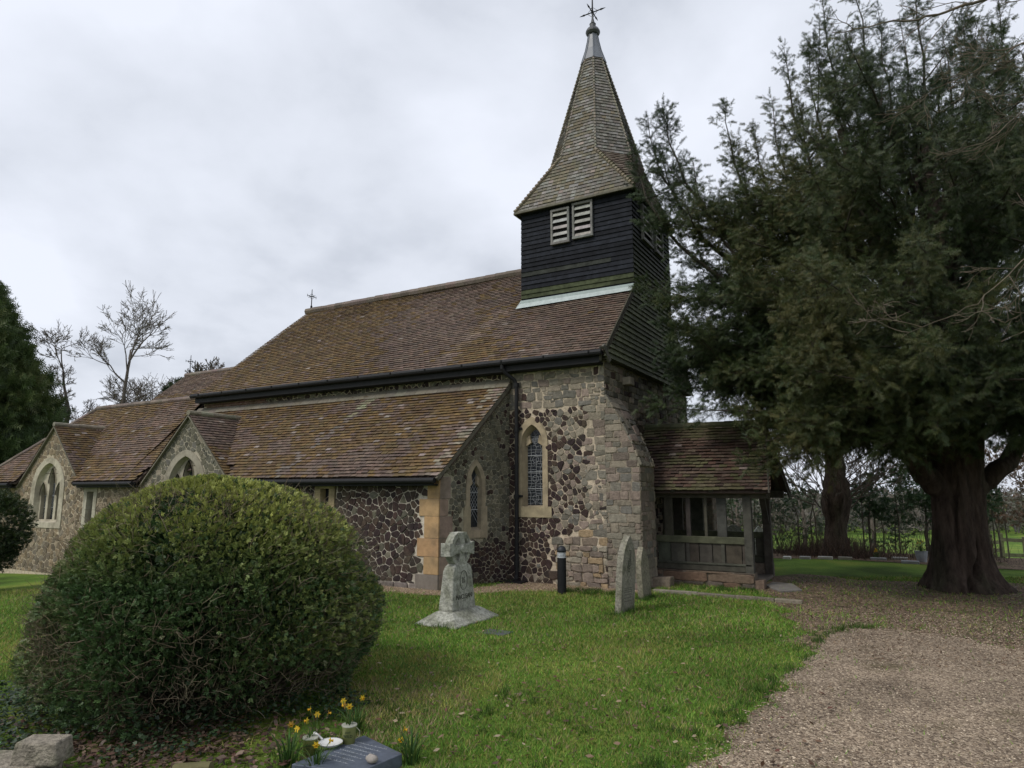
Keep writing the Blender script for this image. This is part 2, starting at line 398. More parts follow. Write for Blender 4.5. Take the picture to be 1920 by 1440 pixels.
# ---- nave south wall
frN = (Vector((0, 12.99, 0)), Vector((1, 0, 0)), Vector((0, 0, 1)), Vector((0, -1, 0)))
w_nave = lancet(frN, -6.93, .385, .26, .20, 1.56, 2.95, 3.36, .17, (.36, .29, .19), 'pattern', [(-7.36, 1.36, -6.46, 1.585)], label='tall lancet window with pale leaded pattern')
def hole_ok(c, outs, m=.0): return not any(inside(c, o) for o in outs)
mb = MB()
sheet(mb, frN, [(-18.25, -.3), (-5.22, -.3), (-5.22, 4.8), (-18.25, 4.8)], [[(x, z) for x, z in w_nave]], (.47, .39, .29))
def bnd(z): return -6.42 + .22*nz(z*1.7, 3.1) - (.55*ss(1.25, .9, z))*0
def isrub(c): return c[0] < -5.62+.25*nz(c[1]*1.9, 3.1) and 1.02+.15*nz(c[0]*2, 8) < c[1] < 3.66+.1*nz(c[0]*3, 1) or (c[0] < -7.5) or (c[0] < -6.5+.2*nz(c[1]*3, 7) and c[1] < 1.2)
def st_rub(c, rs):
    if c[0] < -7.5: return (pick(DARK, rs) if rs.random() < .6 else pick(GRN, rs)), .014, .012
    p = .9 if c[0] < bnd(c[1]) else .48
    return (pick(DARK, rs) if rs.random() < p else pick(GREY+GREY+PINK[:2], rs, .2)), rs.uniform(.009, .016), rs.uniform(.008, .025)
def st_crs(c, rs):
    x, z = c
    if z > 3.55: p = .04; pal = GREY
    elif z > 1.45: p = .42*ss(-5.45, -5.75, x)+.02; pal = GREY
    elif z > .75: p = .03; pal = GREY+PINK
    else: p = .06; pal = PINK
    if x < -6.35 and z < 1: p = .4; pal = PINK[:2]+[(.09, .06, .05), (.11, .08, .065)]
    dk = rs.random() < p
    return (pick(DARK, rs) if dk else pick(pal, rs, .22)), (.018 if dk else .012), rs.uniform(.008, .022) if z > .9 else rs.uniform(.015, .05)
rubble(mb, frN, [(-7.56, -.15), (-5.21, -.15), (-5.21, 4.76), (-7.56, 4.76)], .118, st_rub, lambda c: isrub(c) and hole_ok(c, [w_nave]), 11)
coursed(mb, frN, [(-7.56, -.15), (-5.21, -.15), (-5.21, 4.76), (-7.56, 4.76)], (.075, .20), (.10, .36), st_crs, lambda c: (not isrub(c)) and hole_ok(c, [w_nave]), 12, wob=.028)
rubble(mb, frN, [(-15.6, 4.28), (-7.5, 4.28), (-7.5, 4.72), (-15.6, 4.72)], .12, st_rub, lambda c: True, 13)
for i in range(60):                      # a patch of brickwork under the eave
    r = i % 5; x = -18.2+(i//5)*.225+(r % 2)*.11; mb.box((x, 12.965, 4.3+r*.075), (x+.205, 12.99, 4.3+r*.075+.06), jc((.15, .075, .06), .3))
frW = (Vector((-5.22, 0, 0)), Vector((0, 1, 0)), Vector((0, 0, 1)), Vector((1, 0, 0)))
sheet(mb, frW, [(12.99, -.3), (19.27, -.3), (19.27, 4.8), (12.99, 4.8)], (), (.34, .29, .21))
def st_w(c, rs):
    dk = rs.random() < (.3 if c[1] < 3.6 else .1)
    return (pick(DARK, rs) if dk else pick(GREY+GRN, rs, .2)), .014, rs.uniform(.012, .035)
coursed(mb, frW, [(12.99, 0), (19.27, 0), (19.27, 4.76), (12.99, 4.76)], (.1, .22), (.14, .36), st_w, seed=21)
mb.box((-18.2, 19.0, -.3), (-5.23, 19.27, 4.75), (.2, .18, .14)); mb.box((-18.2, 12.999, -.3), (-17.9, 19.0, 4.75), (.2, .18, .14))
O_nave = part('nave_wall', mb, M_stone)
mb = MB(); mb.box((-17.85, 13.4, -.2), (-5.6, 18.95, 4.7)); part('interior', mb, M_dark)
mb = MB()                                # stone corbel under the boarding, quoins
mb.box((-5.22, 14.02, 4.25), (-5.02, 14.3, 4.42), (.25, .22, .17)); part('corbel', mb, M_ash, bevel=.01)

# ---- south-west buttress
def butt(y0, y1, zt, X0, X1, zl, name):
    mb = MB(); prof = [(X0-.02, -.2), (X1, -.2), (X1, zl), (X1-.18, zl+.5), (X1-.42, zl+1.0), (X0-.02, zt)]
    n = len(prof); vs = [(x, y0, z) for x, z in prof]+[(x, y1, z) for x, z in prof]
    mb.add(vs, [tuple(range(n)), tuple(range(2*n-1, n-1, -1))]+[(i, n+i, n+(i+1) % n, (i+1) % n) for i in range(n)], (.24, .20, .15))
    f1 = (Vector((0, y0, 0)), Vector((1, 0, 0)), Vector((0, 0, 1)), Vector((0, -1, 0)))
    def stb(c, rs): return pick(GREY+PINK[:2]+PINK[3:5], rs, .2), .011, rs.uniform(.008, .022)
    coursed(mb, f1, prof, (.11, .23), (.18, .4), stb, seed=31)
    f2 = (Vector((X1, 0, 0)), Vector((0, 1, 0)), Vector((0, 0, 1)), Vector((1, 0, 0)))
    coursed(mb, f2, [(y0, -.1), (y1, -.1), (y1, zl-.03), (y0, zl-.03)], (.12, .23), (.2, .5), stb, seed=32)
    for n_, ((xa, za), (xb, zb)) in enumerate(zip(prof[2:], prof[3:])):    # rough courses up the slope
        W_ = Vector((xb-xa, 0, zb-za)); L_ = W_.length; W_.normalize(); f3 = (Vector((xa+.005, 0, za)), Vector((0, 1, 0)), W_, Vector((0, 1, 0)).cross(W_))
        coursed(mb, f3, [(y0-.01, -.02), (y1+.01, -.02), (y1+.01, L_), (y0-.01, L_)], (.12, .28), (.2, .5), lambda c, rs: (pick(GREY, rs, .2), .008, rs.uniform(.01, .045)), seed=35+n_, wob=.03)
    return part(name, mb, M_stone)
butt(12.992, 13.86, 3.9, -5.22, -4.5, 2.42, 'buttress')
butt(18.4, 19.26, 3.9, -5.22, -4.4, 2.5, 'buttress')
mb = MB(); mb.box((-4.52, 13.55, -.05), (-4.15, 13.95, .2), (.2, .16, .12), .03); part('footing_stone', mb, M_stone, bevel=.03)

# ---- aisle walls (south front, two gables, west end)
frS = (Vector((0, 11.06, 0)), Vector((1, 0, 0)), Vector((0, 0, 1)), Vector((0, -1, 0)))
mb = MB(); outs = []
w1 = rect(-11.42, 1.2, -10.78, 2.1)
def st_dark(c, rs): return (pick(DARK, rs) if rs.random() < .94 else pick(GRN, rs)), (rs.uniform(.009, .014)), rs.uniform(.008, .022)
sheet(mb, frS, [(-14.4, -.3), (-8.03, -.3), (-8.03, 2.3), (-14.4, 2.3)], [w1], (.48, .43, .35))
QZ = [(-.1, .29, .53, .2), (.29, .63, .33, .34), (.63, .99, .5, .26), (.99, 1.42, .33, .36), (1.42, 1.76, .46, .24), (1.76, 2.2, .26, .3)]
def inq(c): return any(a-.03 < c[1] < b+.03 and c[0] > -8.02-w-.02 for a, b, w, _ in QZ)
rubble(mb, frS, [(-14.4, .1), (-8.1, .1), (-8.1, 2.2), (-14.4, 2.2)], .135, st_dark, lambda c: hole_ok(c, [w1]) and not inq(c), 41, asp=1.0)
coursed(mb, frS, [(-14.4, -.2), (-8.5, -.2), (-8.5, .1), (-14.4, .1)], (.3, .31), (.4, .8), lambda c, rs: (pick([(.19, .16, .14), (.16, .135, .12)], rs), .008, .04), seed=42)
L_w, _ = frame_of((-8.02, 11.06), (-7.5, 12.99)); LW = _
frA = L_w
wA = lancet(frA, .98, .27, .165, .14, 1.12, 2.05, 2.45, .13, (.30, .25, .175), 'diamond', depth=.09, blocks= [(.66, .95, .835, 1.6), (1.125, .95, 1.30, 1.6)], label='small lancet window with diamond leads')
sheet(mb, frA, [(0, -.3), (LW, -.3), (LW, 4.42), (0, 2.32)], [wA], (.33, .30, .22))
def st_aw(c, rs):
    lo = ss(1.25, .75, c[1]); return (pick(DARK, rs) if rs.random() < .1+.8*lo else pick(GRN, rs)), .009, rs.uniform(.006, .016)
rubble(mb, frA, [(.05, 0), (LW, 0), (LW, 4.35), (.05, 2.25)], .095, st_aw, lambda c: hole_ok(c, [wA, rect(.62, .9, 1.34, 1.62)]) and not any(a-.02 < c[1] < b+.02 and c[0] < w+.03 for a, b, _, w in QZ), 43, asp=.95)
part('aisle_wall', mb, M_stone)
mb = MB()
U = frA[1]; Nn = frA[3]
for a, b, ws, ww in QZ:
    c = (.36, .235, .115) if a > .2 else (.20, .16, .135)
    p0 = Vector((-8.02, 11.06, 0))
    cs = jc(c, .14)
    cor = (p0.x+.024, p0.y-.022)
    mb.prism([(-8.02-ws, 11.038), cor, (p0.x+U.x*.02+Nn.x*.022, p0.y+.02), (p0.x-.05, p0.y+.02), (-8.02-ws, 11.09)], a, b-.006, cs)
    q = p0+U*ww; cw = jc((.25, .19, .15), .15)
    mb.prism([(p0.x+Nn.x*.02+.002, p0.y+.012), (q.x+Nn.x*.02, q.y+Nn.y*.02), (q.x-Nn.x*.03, q.y-Nn.y*.03), (p0.x-.03, p0.y+.02)], a+.002, b-.008, cw)
part('quoins', mb, M_ash, bevel=.006)
def small_light(x0, x1, z0, z1, col, name='window', label=None):
    mb = MB(); O, U_, W, N_ = frS; a = .17
    for b in ((x0-a, z0-.14, x0, z1+.02), (x1, z0-.14, x1+a, z1+.02), (x0, z0-.14, x1, z0), (x0-a, z1+.02, x1+a, z1+.14)):
        mb.box((b[0], 11.03, b[1]), (b[2], 11.3, b[3]), jc(col, .08))
    o = part(name, mb, M_ash, bevel=.004, label=label)
    g = MB(); g.box((x0, 11.2, z0), (x1, 11.23, z1+.02)); sub('glass', g, M_glass, o)
small_light(-11.24, -10.98, 1.34, 1.95, (.32, .25, .14), label='small yellow-stone window half hidden by the bush')
mb = MB()
G2 = (-17.85, -14.3, -16.06, 3.86); G1 = (-24.42, -20.95, -22.66, 3.88)
wg2 = traceried(frS, -16.12, .88, .68, .9, 1.95, 2.82, .17, [(-.42, .16, 1.95, 2.33), (0, .17, 2.25, 2.68), (.42, .16, 1.95, 2.33)], (.30, .27, .21), label='three-light pointed window in the middle gable')
wg1 = traceried(frS, -22.78, .95, .72, .98, 1.95, 2.78, .17, [(-.45, .15, 1.8, 2.15), (0, .17, 2.15, 2.6), (.45, .15, 1.8, 2.15)], (.42, .38, .29), label='three-light pointed window in the far gable')
sheet(mb, frS, [(G2[0], -.7), (G2[1], -.7), (G2[1], 2.2), (G2[2], G2[3]), (G2[0], 2.2)], [wg2], (.38, .34, .26))
def st_g2(c, rs): return pick(GRN+GREY[2:4], rs, .2), .013, rs.uniform(.006, .012)
rubble(mb, frS, [(G2[0]-.03, -.4), (G2[1]+.03, -.4), (G2[1]+.03, 2.15), (G2[2], G2[3]-.03), (G2[0]-.03, 2.15)], .14, st_g2, lambda c: hole_ok(c, [wg2]), 51)
def st_tan(c, rs): return pick(TAN, rs, .2), .014, rs.uniform(.006, .012)
wS = rect(-20.72, .9, -20.05, 2.05)
sheet(mb, frS, [(G1[1], -.7), (G2[0], -.7), (G2[0], 2.25), (G1[1], 2.25)], [wS], (.44, .37, .27))
rubble(mb, frS, [(G1[1], -.5), (G2[0], -.5), (G2[0], 2.18), (G1[1], 2.18)], .155, st_tan, lambda c: hole_ok(c, [wS]), 52)
sheet(mb, frS, [(G1[0], -.7), (G1[1], -.7), (G1[1], 2.2), (G1[2], G1[3]), (G1[0], 2.2)], [wg1], (.46, .39, .28))
rubble(mb, frS, [(G1[0], -.5), (G1[1], -.5), (G1[1], 2.15), (G1[2], G1[3]-.03), (G1[0], 2.15)], .16, st_tan, lambda c: hole_ok(c, [wg1]), 53)
sheet(mb, frS, [(-26.8, -.7), (G1[0], -.7), (G1[0], 2.25), (-26.8, 2.25)], (), (.44, .37, .27))
rubble(mb, frS, [(-26.8, -.5), (G1[0], -.5), (G1[0], 2.2), (-26.8, 2.2)], .16, st_tan, lambda c: True, 54)
mb.box((-26.8, 11.07, -.7), (-26.5, 15.5, 2.2), (.36, .31, .22))
part('gabled_wall', mb, M_stone)
small_light(-20.55, -20.22, 1.02, 1.88, (.40, .37, .29), label='narrow rectangular window beside the far gable')
mb = MB(); mb.box((-26.4, 11.45, -.5), (-8.7, 12.9, 2.2)); part('interior', mb, M_dark)
mb = MB(); mb.box((-24.0, 14.3, -.5), (-18.1, 18.2, 4.4), (.34, .3, .22)); part('chancel_wall', mb, M_stone)

# ---- roofs
def xint(poly, y):
    xs = []
    for i in range(len(poly)):
        (x0, y0), (x1, y1) = poly[i], poly[(i+1) % len(poly)]
        if (y0 <= y <= y1 or y1 <= y <= y0) and abs(y1-y0) > 1e-9: xs.append(x0+(x1-x0)*(y-y0)/(y1-y0))
    return (min(xs), max(xs)) if len(xs) > 1 else None
def tiles(mb, O, U, V, poly, course, tw, colf, h=.026, jit=.006, sag=None, edge=.06, skip=None):
    U = Vector(U).normalized(); V = Vector(V).normalized(); Nn = U.cross(V).normalized(); O = Vector(O)
    y = min(p[1] for p in poly); y1 = max(p[1] for p in poly); r = 0
    while y < y1-.01:
        ye = min(y+course, y1); a = xint(poly, y+.0005); b = xint(poly, ye-.0005)
        if a and b:
            xl0, xr0 = a; xl1, xr1 = b; x = min(xl0, xl1)-((r % 2)*.5+random.uniform(-.06, .06))*tw
            while x < max(xr0, xr1):
                w = tw*random.uniform(.96, 1.0); p0 = max(x, xl0); p1 = min(x+w, xr0); q0 = max(x, xl1); q1 = min(x+w, xr1)
                if (p1-p0 > .01 or q1-q0 > .01) and not (skip and skip((p0+p1)/2, y)):
                    p1 = max(p1, p0+.001); q1 = max(q1, q0+.001)
                    c = colf((p0+p1)/2, y)
                    hl = h+random.uniform(-jit, jit); hr = h+random.uniform(-jit, jit); ov = random.uniform(-.005, .008)
                    sg = sag((p0+p1)/2, y) if sag else 0
                    f = lambda x_, y_, d: O+U*x_+V*y_+Nn*(d+sg)
                    cx_ = (p0+p1)/2
                    vs = [f(p0, y+ov, hl), f(p1, y+ov, hr), f(q1, ye+.01, .004), f(q0, ye+.01, .004), f(p0, y+ov+.003, hl-.016), f(p1, y+ov+.003, hr-.016), f(cx_, y+ov, (hl+hr)/2+.004)]
                    mb.add(vs, [(0, 6, 2, 3), (6, 1, 2)], c); mb.add([vs[4], vs[5], vs[1], vs[6], vs[0]], [(0, 1, 2, 3, 4)], jc((.24, .20, .17), .2) if random.random() < edge else tuple(v*.8 for v in c))  # front edges: most painted darker as gap shadow, some pale as caught light
                x += tw
        y += course; r += 1
def slab(mb, O, U, V, poly, t, col=(.07, .05, .04), off=-.004):
    U = Vector(U).normalized(); V = Vector(V).normalized(); Nn = U.cross(V).normalized(); O = Vector(O); n = len(poly)
    vs = [O+U*x+V*y+Nn*off for x, y in poly]+[O+U*x+V*y-Nn*t for x, y in poly]
    mb.add(vs, [tuple(range(n)), tuple(range(2*n-1, n-1, -1))]+[(i, n+i, n+(i+1) % n, (i+1) % n) for i in range(n)], col)
def ridge(mb, p, q, r=.1, L=.32, col=(.15, .12, .10), n=8):
    p = Vector(p); q = Vector(q); d = (q-p).length; k = max(1, int(d/L))
    for i in range(k):
        a = p.lerp(q, i/k); b = p.lerp(q, (i+1.06)/k) if i < k-1 else q
        z = Vector((0, 0, random.uniform(-.006, .006))); mb.tube([a+z, b+z], [r*random.uniform(.98, 1.05), r*.95], n, jc(col, .2))
PUR = [(.115, .080, .062), (.096, .068, .054), (.130, .090, .069), (.105, .077, .061), (.142, .102, .077), (.118, .080, .058)]
OCH = [(.128, .080, .028), (.104, .064, .026), (.136, .088, .034), (.088, .056, .028), (.108, .075, .032)]
def roofcol(seed, moss, pale=.02, pal=PUR, mc=OCH, sc=.55):
    def f(x, y):
        n = nz(x*sc*.6+seed, y*sc*1.3, seed)+.55*nz(x*2.1+seed, y*3.1)+.25*nz(x*6, y*7, seed)
        m = ss(-.12, .28, n+moss(x, y)); c = random.choice(pal)
        if random.random() < m*.9: c = lerp(c, random.choice(mc), .9)
        if random.random() < pale*.4: c = (.22, .18, .155)
        g = 1+.22*nz(x*.9, y*1.4, seed+9)
        return tuple(v*g for v in jc(c, .12))
    return f
# nave: eave line Y 12.74 z 4.82, ridge Y 16.13 z 8.06
dV = Vector((0, 16.13-12.74, 8.06-4.82)); LV = dV.length; dV.normalize()
polyN = [(-18.3, 0), (-5.08, 0), (-5.08, LV), (-17.4, LV)]
O_ = (0, 12.74, 4.82)
def mossN(x, y):
    m = -.28 + .95*ss(-11.0, -13.6, x+.45*(y-2)) + .25*ss(3.3, 4.6, y)*ss(-10, -12, x)
    m += .33*math.exp(-((x+9.1+.2*(y-2))**2)/.25) + .3*math.exp(-((x+6.0)**2)/.1)*ss(1, 3, y)
    return m
base_f = roofcol(3, mossN, .012)
def colN(x, y):
    c = base_f(x, y)
    k = math.exp(-((x+8.55-.32*(y-2.6))**2)/.05)*ss(-.2, .8, y)*ss(2.75, 2.2, y)      # pale run-off streak below the lead
    return lerp(c, (.30, .23, .18), .5*k*random.random())
mb = MB(); tiles(mb, O_, (1, 0, 0), dV, [(x, y) for x, y in polyN], .1, .165, colN, sag=lambda x, y: .06*nz(x*.3, y*.4, 5)-.035)
slab(mb, O_, (1, 0, 0), dV, polyN, .17, off=-.125)
dVn = Vector((0, -(16.13-12.74), 8.06-4.82)).normalized(); slab(mb, (0, 19.52, 4.82), (-1, 0, 0), dVn, [(5.08, 0), (18.3, 0), (17.4, LV), (5.08, LV)], .06)
slab(mb, (-18.28, 12.8, 4.8), (0, 1, 0), (0.27, 0, 1), [(0, 0), (6.6, 0), (3.33, 3.25)], .05, (.12, .1, .08))
rf = part('roof', mb, M_tile, label='long mossy tiled nave roof')
mb = MB(); ridge(mb, (-17.45, 16.13, 8.07), (-8.0, 16.13, 8.07), .12, .34); sub('ridge_tiles', mb, M_tile, rf)
mb = MB()
for k in range(26):                      # pale verge of mortar and tile ends on the west edge
    t = k/26; p = Vector((-5.09, 12.74, 4.82))+dV*(LV*.58)*t; q = p+dV*(LV*.58/26*1.02); mb.beam(p-Vector((0, 0, .03)), q-Vector((0, 0, .03)), .04, .055, jc((.17, .15, .10), .25))
mb.beam((-5.075, 12.7, 4.74), (-5.075, 14.64, 6.62), .03, .12, (.05, .045, .03)); sub('verge', mb, M_wood, rf)
# aisle roofs: eave Y 10.84
zE = 2.2
dA = Vector((0, 12.99-10.84, 4.36-zE)); LA = dA.length; dA.normalize()
moss1 = lambda x, y: .12+.32*ss(.8, 2.2, y)+.3*math.exp(-((x+12.9-.25*y)**2)/.5)*0-.1*ss(-11.5, -9.5, x)*ss(1.6, .6, y)
polyA = [(-18.6, 0), (-7.86, 0), (-7.42, LA), (-18.6, LA)]
f1 = roofcol(17, moss1, .05, sc=.8)
def colA(x, y):
    c = f1(x, y); k = math.exp(-((x+12.55-.42*y)**2)/.03)
    if y > 1.9 and random.random() < k*.8: return jc((.20, .19, .12), .2)
    if random.random() < k*.6: return jc((.135, .11, .092), .2)
    if x > -8.25+.15*y*.9 and random.random() < .7: return jc((.19, .155, .12), .25)
    return c
GAB = ((-24.45, -21.2), (-17.95, -14.3))
def gskip(x, y): return y < .42 and any(a < x < b for a, b in GAB)
def eave_slabs(mb, dv, poly, x0, x1, top):
    slab(mb, (0, 10.84, zE), (1, 0, 0), dv, top, .10, off=-.06); x = x0
    for a, b in GAB+((x1, x1),):
        if min(a, x1) > x: slab(mb, (0, 10.84, zE), (1, 0, 0), dv, [(x, 0), (min(a, x1), 0), (min(a, x1), .42), (x, .42)], .10, off=-.06)
        x = max(x, b)
mb = MB(); tiles(mb, (0, 10.84, zE), (1, 0, 0), dA, polyA, .1, .165, colA, h=.03, jit=.009, sag=lambda x, y: .02*nz(x*.6, y*.6, 2), skip=gskip)
eave_slabs(mb, dA, polyA, -18.6, -7.86, [(-18.6, .42), (-7.80, .42), (-7.42, LA), (-18.6, LA)])
rf = part('roof', mb, M_tile, label='lower lean-to aisle roof')
mb = MB()
for k in range(34):
    x = -18.5+k*.325; mb.add([(x, 12.80, 4.22), (x+.32, 12.80, 4.22), (x+.32, 12.985, 4.42), (x, 12.985, 4.42), (x, 12.985, 4.2), (x+.32, 12.985, 4.2)], [(0, 1, 2, 3), (0, 3, 4), (1, 5, 2)], jc((.155, .14, .11), .12))
sub('mortar_fillet', mb, M_ash, rf)
mb = MB(); mb.beam((-7.9, 10.82, 2.14), (-7.45, 12.97, 4.28), .05, .07, (.11, .10, .075)); sub('verge', mb, M_wood, rf)
dB = Vector((0, 13.3-10.84, 4.8-zE)); LB = dB.length; dB.normalize()
polyB = [(-27.05, 0), (-18.55, 0), (-18.55, LB), (-24.6, LB)]
f2 = roofcol(29, lambda x, y: .16+.25*ss(1.2, 2.8, y)*0+.12*nz(x, y), .03, pal=[(.13, .085, .06), (.11, .075, .055), (.15, .10, .07), (.125, .09, .07)], sc=.8)
mb = MB(); tiles(mb, (0, 10.84, zE), (1, 0, 0), dB, polyB, .1, .165, f2, h=.03, jit=.009, sag=lambda x, y: .03*nz(x*.6, y*.6, 7), skip=gskip)
eave_slabs(mb, dB, polyB, -27.05, -18.55, [(-26.75, .42), (-18.55, .42), (-18.55, LB), (-24.6, LB)]); dB2 = Vector((0, -dB.y, dB.z)); slab(mb, (0, 15.76, zE), (-1, 0, 0), dB2, [(-x, y) for x, y in polyB[::-1]][::-1], .06)
dE = Vector((2.45, 0, 2.6)); LE = dE.length; slab(mb, (-27.05, 10.84, zE), (0, -1, 0), dE.normalized(), [(-4.92, 0), (0, 0), (-2.46, LE)], .05)
mb.add([(-18.56, 12.9, 4.4), (-18.56, 13.3, 4.78), (-18.56, 14.0, 4.2), (-18.56, 12.9, 4.2)], [(0, 1, 2, 3), (3, 2, 1, 0)], (.1, .09, .08))
rf = part('roof', mb, M_tile, label='hipped tiled roof beyond the middle gable')
mb = MB(); ridge(mb, (-24.6, 13.3, 4.82), (-18.5, 13.3, 4.82), .09); ridge(mb, (-27.05, 10.84, 2.22), (-24.6, 13.3, 4.82), .07); sub('ridge_tiles', mb, M_tile, rf)
# chancel
dC = Vector((0, 2.15, 1.83)); LC = dC.length; dC.normalize()
mb = MB(); tiles(mb, (0, 13.98, 4.54), (1, 0, 0), dC, [(-23.9, 0), (-17.9, 0), (-17.9, LC), (-23.9, LC)], .1, .165, roofcol(41, lambda x, y: -.1, .02, pal=[(.13, .09, .065), (.11, .078, .06), (.15, .105, .075)]))
slab(mb, (0, 13.98, 4.54), (1, 0, 0), dC, [(-23.9, 0), (-17.9, 0), (-17.9, LC), (-23.9, LC)], .06, off=-.02); slab(mb, (0, 18.28, 4.54), (-1, 0, 0), Vector((0, -dC.y, dC.z)), [(17.9, 0), (23.9, 0), (23.9, LC), (17.9, LC)], .06)
rf = part('roof', mb, M_tile, label='lower chancel roof at the far end')
mb = MB(); ridge(mb, (-23.9, 16.13, 6.38), (-18.3, 16.13, 6.38), .1); sub('ridge_tiles', mb, M_tile, rf)
# gable roofs
for (gx0, gx1, ax, az), sd, mo, lb in ((G1, 61, .1, 'small gable roof at the far end'), (G2, 67, .0, 'small gable roof over the middle window')):
    mb = MB(); hy0 = 10.97; hy1 = 12.95; zf = 2.06
    for sg, gx in ((1, gx1), (-1, gx0)):
        bx = gx+sg*.14; v = Vector((ax-bx, 0, az+.06-zf)); Lg = v.length; v.normalize(); Uu = Vector((0, 1, 0)) if sg > 0 else Vector((0, -1, 0))
        Oo = Vector((bx, hy0, zf)) if sg > 0 else Vector((bx, hy1, zf)); W_ = hy1-hy0
        tiles(mb, Oo, Uu, v, [(0, 0), (W_, 0), (W_, Lg), (0, Lg)], .1, .165, roofcol(sd, lambda x, y: mo+.4*ss(1.9, 2.6, y)*ss(1, .2, x), .06))
        slab(mb, Oo, Uu, v, [(0, 0), (W_, 0), (W_, Lg), (0, Lg)], .05, (.16, .145, .11), off=-.02)
    rf = part('roof', mb, M_tile, label=lb); mb = MB(); ridge(mb, (ax, hy0, az+.08), (ax, hy1-.2, az+.08), .075, .3, (.2, .18, .13)); sub('ridge_tiles', mb, M_tile, rf)
# ---- gutters and eaves
mb = MB(); mb.tube([(-18.4, 12.63, 4.735), (-5.12, 12.63, 4.735)], .065, 10); mb.box((-18.3, 12.7, 4.54), (-5.2, 12.74, 4.8)); mb.box((-18.3, 12.74, 4.53), (-5.23, 12.985, 4.57))
for k in range(13): mb.box((-18+k*1.05, 12.55, 4.74), (-17.97+k*1.05, 12.7, 4.78))
part('gutter', mb, M_iron)
mb = MB(); mb.tube([(-14.15, 10.77, 2.12), (-7.92, 10.77, 2.12)], .055, 10); mb.box((-14.2, 10.84, 2.02), (-8.0, 10.87, 2.16)); mb.box((-14.2, 10.87, 2.02), (-8.02, 11.055, 2.05)); part('gutter', mb, M_iron)
mb = MB(); mb.tube([(-20.8, 10.77, 2.12), (-17.95, 10.77, 2.12)], .055, 10); mb.box((-20.8, 10.84, 2.02), (-17.95, 10.87, 2.16)); mb.box((-20.8, 10.87, 2.02), (-17.95, 11.03, 2.05)); part('gutter', mb, M_iron); mb = MB()
mb.tube([(-27.0, 10.77, 2.12), (-24.6, 10.77, 2.12)], .055, 10); mb.box((-27, 10.84, 2.02), (-24.6, 10.87, 2.16)); mb.box((-27, 10.87, 2.02), (-24.6, 11.03, 2.05)); part('gutter', mb, M_iron)
mb = MB(); mb.tube([(-7.49, 12.63, 4.72), (-7.49, 12.64, 4.6), (-7.44, 12.7, 4.5), (-7.3, 12.84, 4.36), (-7.26, 12.88, 4.26), (-7.26, 12.88, .12)], .045, 10)
for z in (4.2, 3.2, 1.75, .35): mb.tube([(-7.26, 12.88, z), (-7.26, 12.88, z+.09)], .062, 10)
for z in (1.78, 3.25): mb.box((-7.36, 12.93, z), (-7.16, 12.98, z+.05))
mb.tube([(-7.26, 12.88, .14), (-7.24, 12.8, .06), (-7.22, 12.7, .03)], .05, 8); mb.box((-7.55, 12.62, -.05), (-7.02, 12.95, .035)); part('downpipe', mb, M_iron)

# ---- tower boarding
def boards(mb, fr, span, z0, z1, hb, colf, seed, t=.034):
    rs = random.Random(seed); O, U, W, Nn = fr; z = z0
    while z < z1-.01:
        a, b = span(z+.02); a2, b2 = span(min(z+hb, z1)-.01); x = a; L = b-a
        while x < b-.01:
            w = rs.uniform(1.6, 3.4); e = min(x+w, b)
            if b-e < .5: e = b
            ea = a2+(x-a) if x > a else a2; eb = b2 if e == b else e
            ea = min(max(ea, a2), b2) if x == a else x
            zt = min(z+hb+.01, z1); d = rs.uniform(-.004, .004); s1 = rs.uniform(-.005, .005); c = colf((x+e)/2, z, rs)
            P = lambda x_, z_, d_: O+U*x_+W*z_+Nn*d_
            vs = [P(x, z+s1, t+d), P(e, z+s1*.5, t+d+rs.uniform(-.002, .002)), P(eb, zt, .006), P(ea, zt, .006), P(x, z+s1, 0), P(e, z+s1*.5, 0)]
            mb.add(vs, [(0, 1, 2, 3), (4, 5, 1, 0), (0, 3, 4), (1, 5, 2)], c)
            x = e
        z += hb
tower_x0, tower_x1, ty0, ty1 = -8.08, -5.1, 14.64, 17.62
mb = MB()
def ct(x, z, rs):
    k = rs.uniform(.7, 1.35); c = (.013*k, .0145*k, .019*k)
    if z < 6.98 and rs.random() < .4: c = (.04*k, .047*k, .024*k)
    elif rs.random() < .12: c = (.024*k, .026*k, .022*k)
    return c
frT = (Vector((0, ty0, 0)), Vector((1, 0, 0)), Vector((0, 0, 1)), Vector((0, -1, 0)))
boards(mb, frT, lambda z: (tower_x0-.02, tower_x1+.028), 6.66, 9.14, .118, ct, 5, .03)
def cw(y, z, rs):
    k = rs.uniform(.75, 1.3); g = ss(8.6, 6.2, z)
    return tuple(v*k for v in lerp((.016, .018, .020), (.13, .14, .085), g*rs.uniform(.7, 1)))
frTW = (Vector((tower_x1, 0, 0)), Vector((0, 1, 0)), Vector((0, 0, 1)), Vector((1, 0, 0)))
def spanW(z):
    if z > 6.66: return (ty0-.0, ty1)
    k = (z-4.82)/(8.06-4.82)*(16.13-12.74); return (12.84+k, 19.42-k)
boards(mb, frTW, spanW, 4.66, 9.14, .118, cw, 6, .042)
frTE = (Vector((tower_x0, 0, 0)), Vector((0, -1, 0)), Vector((0, 0, 1)), Vector((-1, 0, 0)))
boards(mb, frTE, lambda z: (-ty1, -ty0), 7.2, 9.14, .118, ct, 7)
frTN = (Vector((0, ty1, 0)), Vector((-1, 0, 0)), Vector((0, 0, 1)), Vector((0, 1, 0)))
boards(mb, frTN, lambda z: (5.08, 8.1), 6.66, 9.14, .118, ct, 8)
mb.box((tower_x0+.01, ty0+.01, 5.5), (tower_x1-.01, ty1-.01, 9.12), (.012, .012, .012))
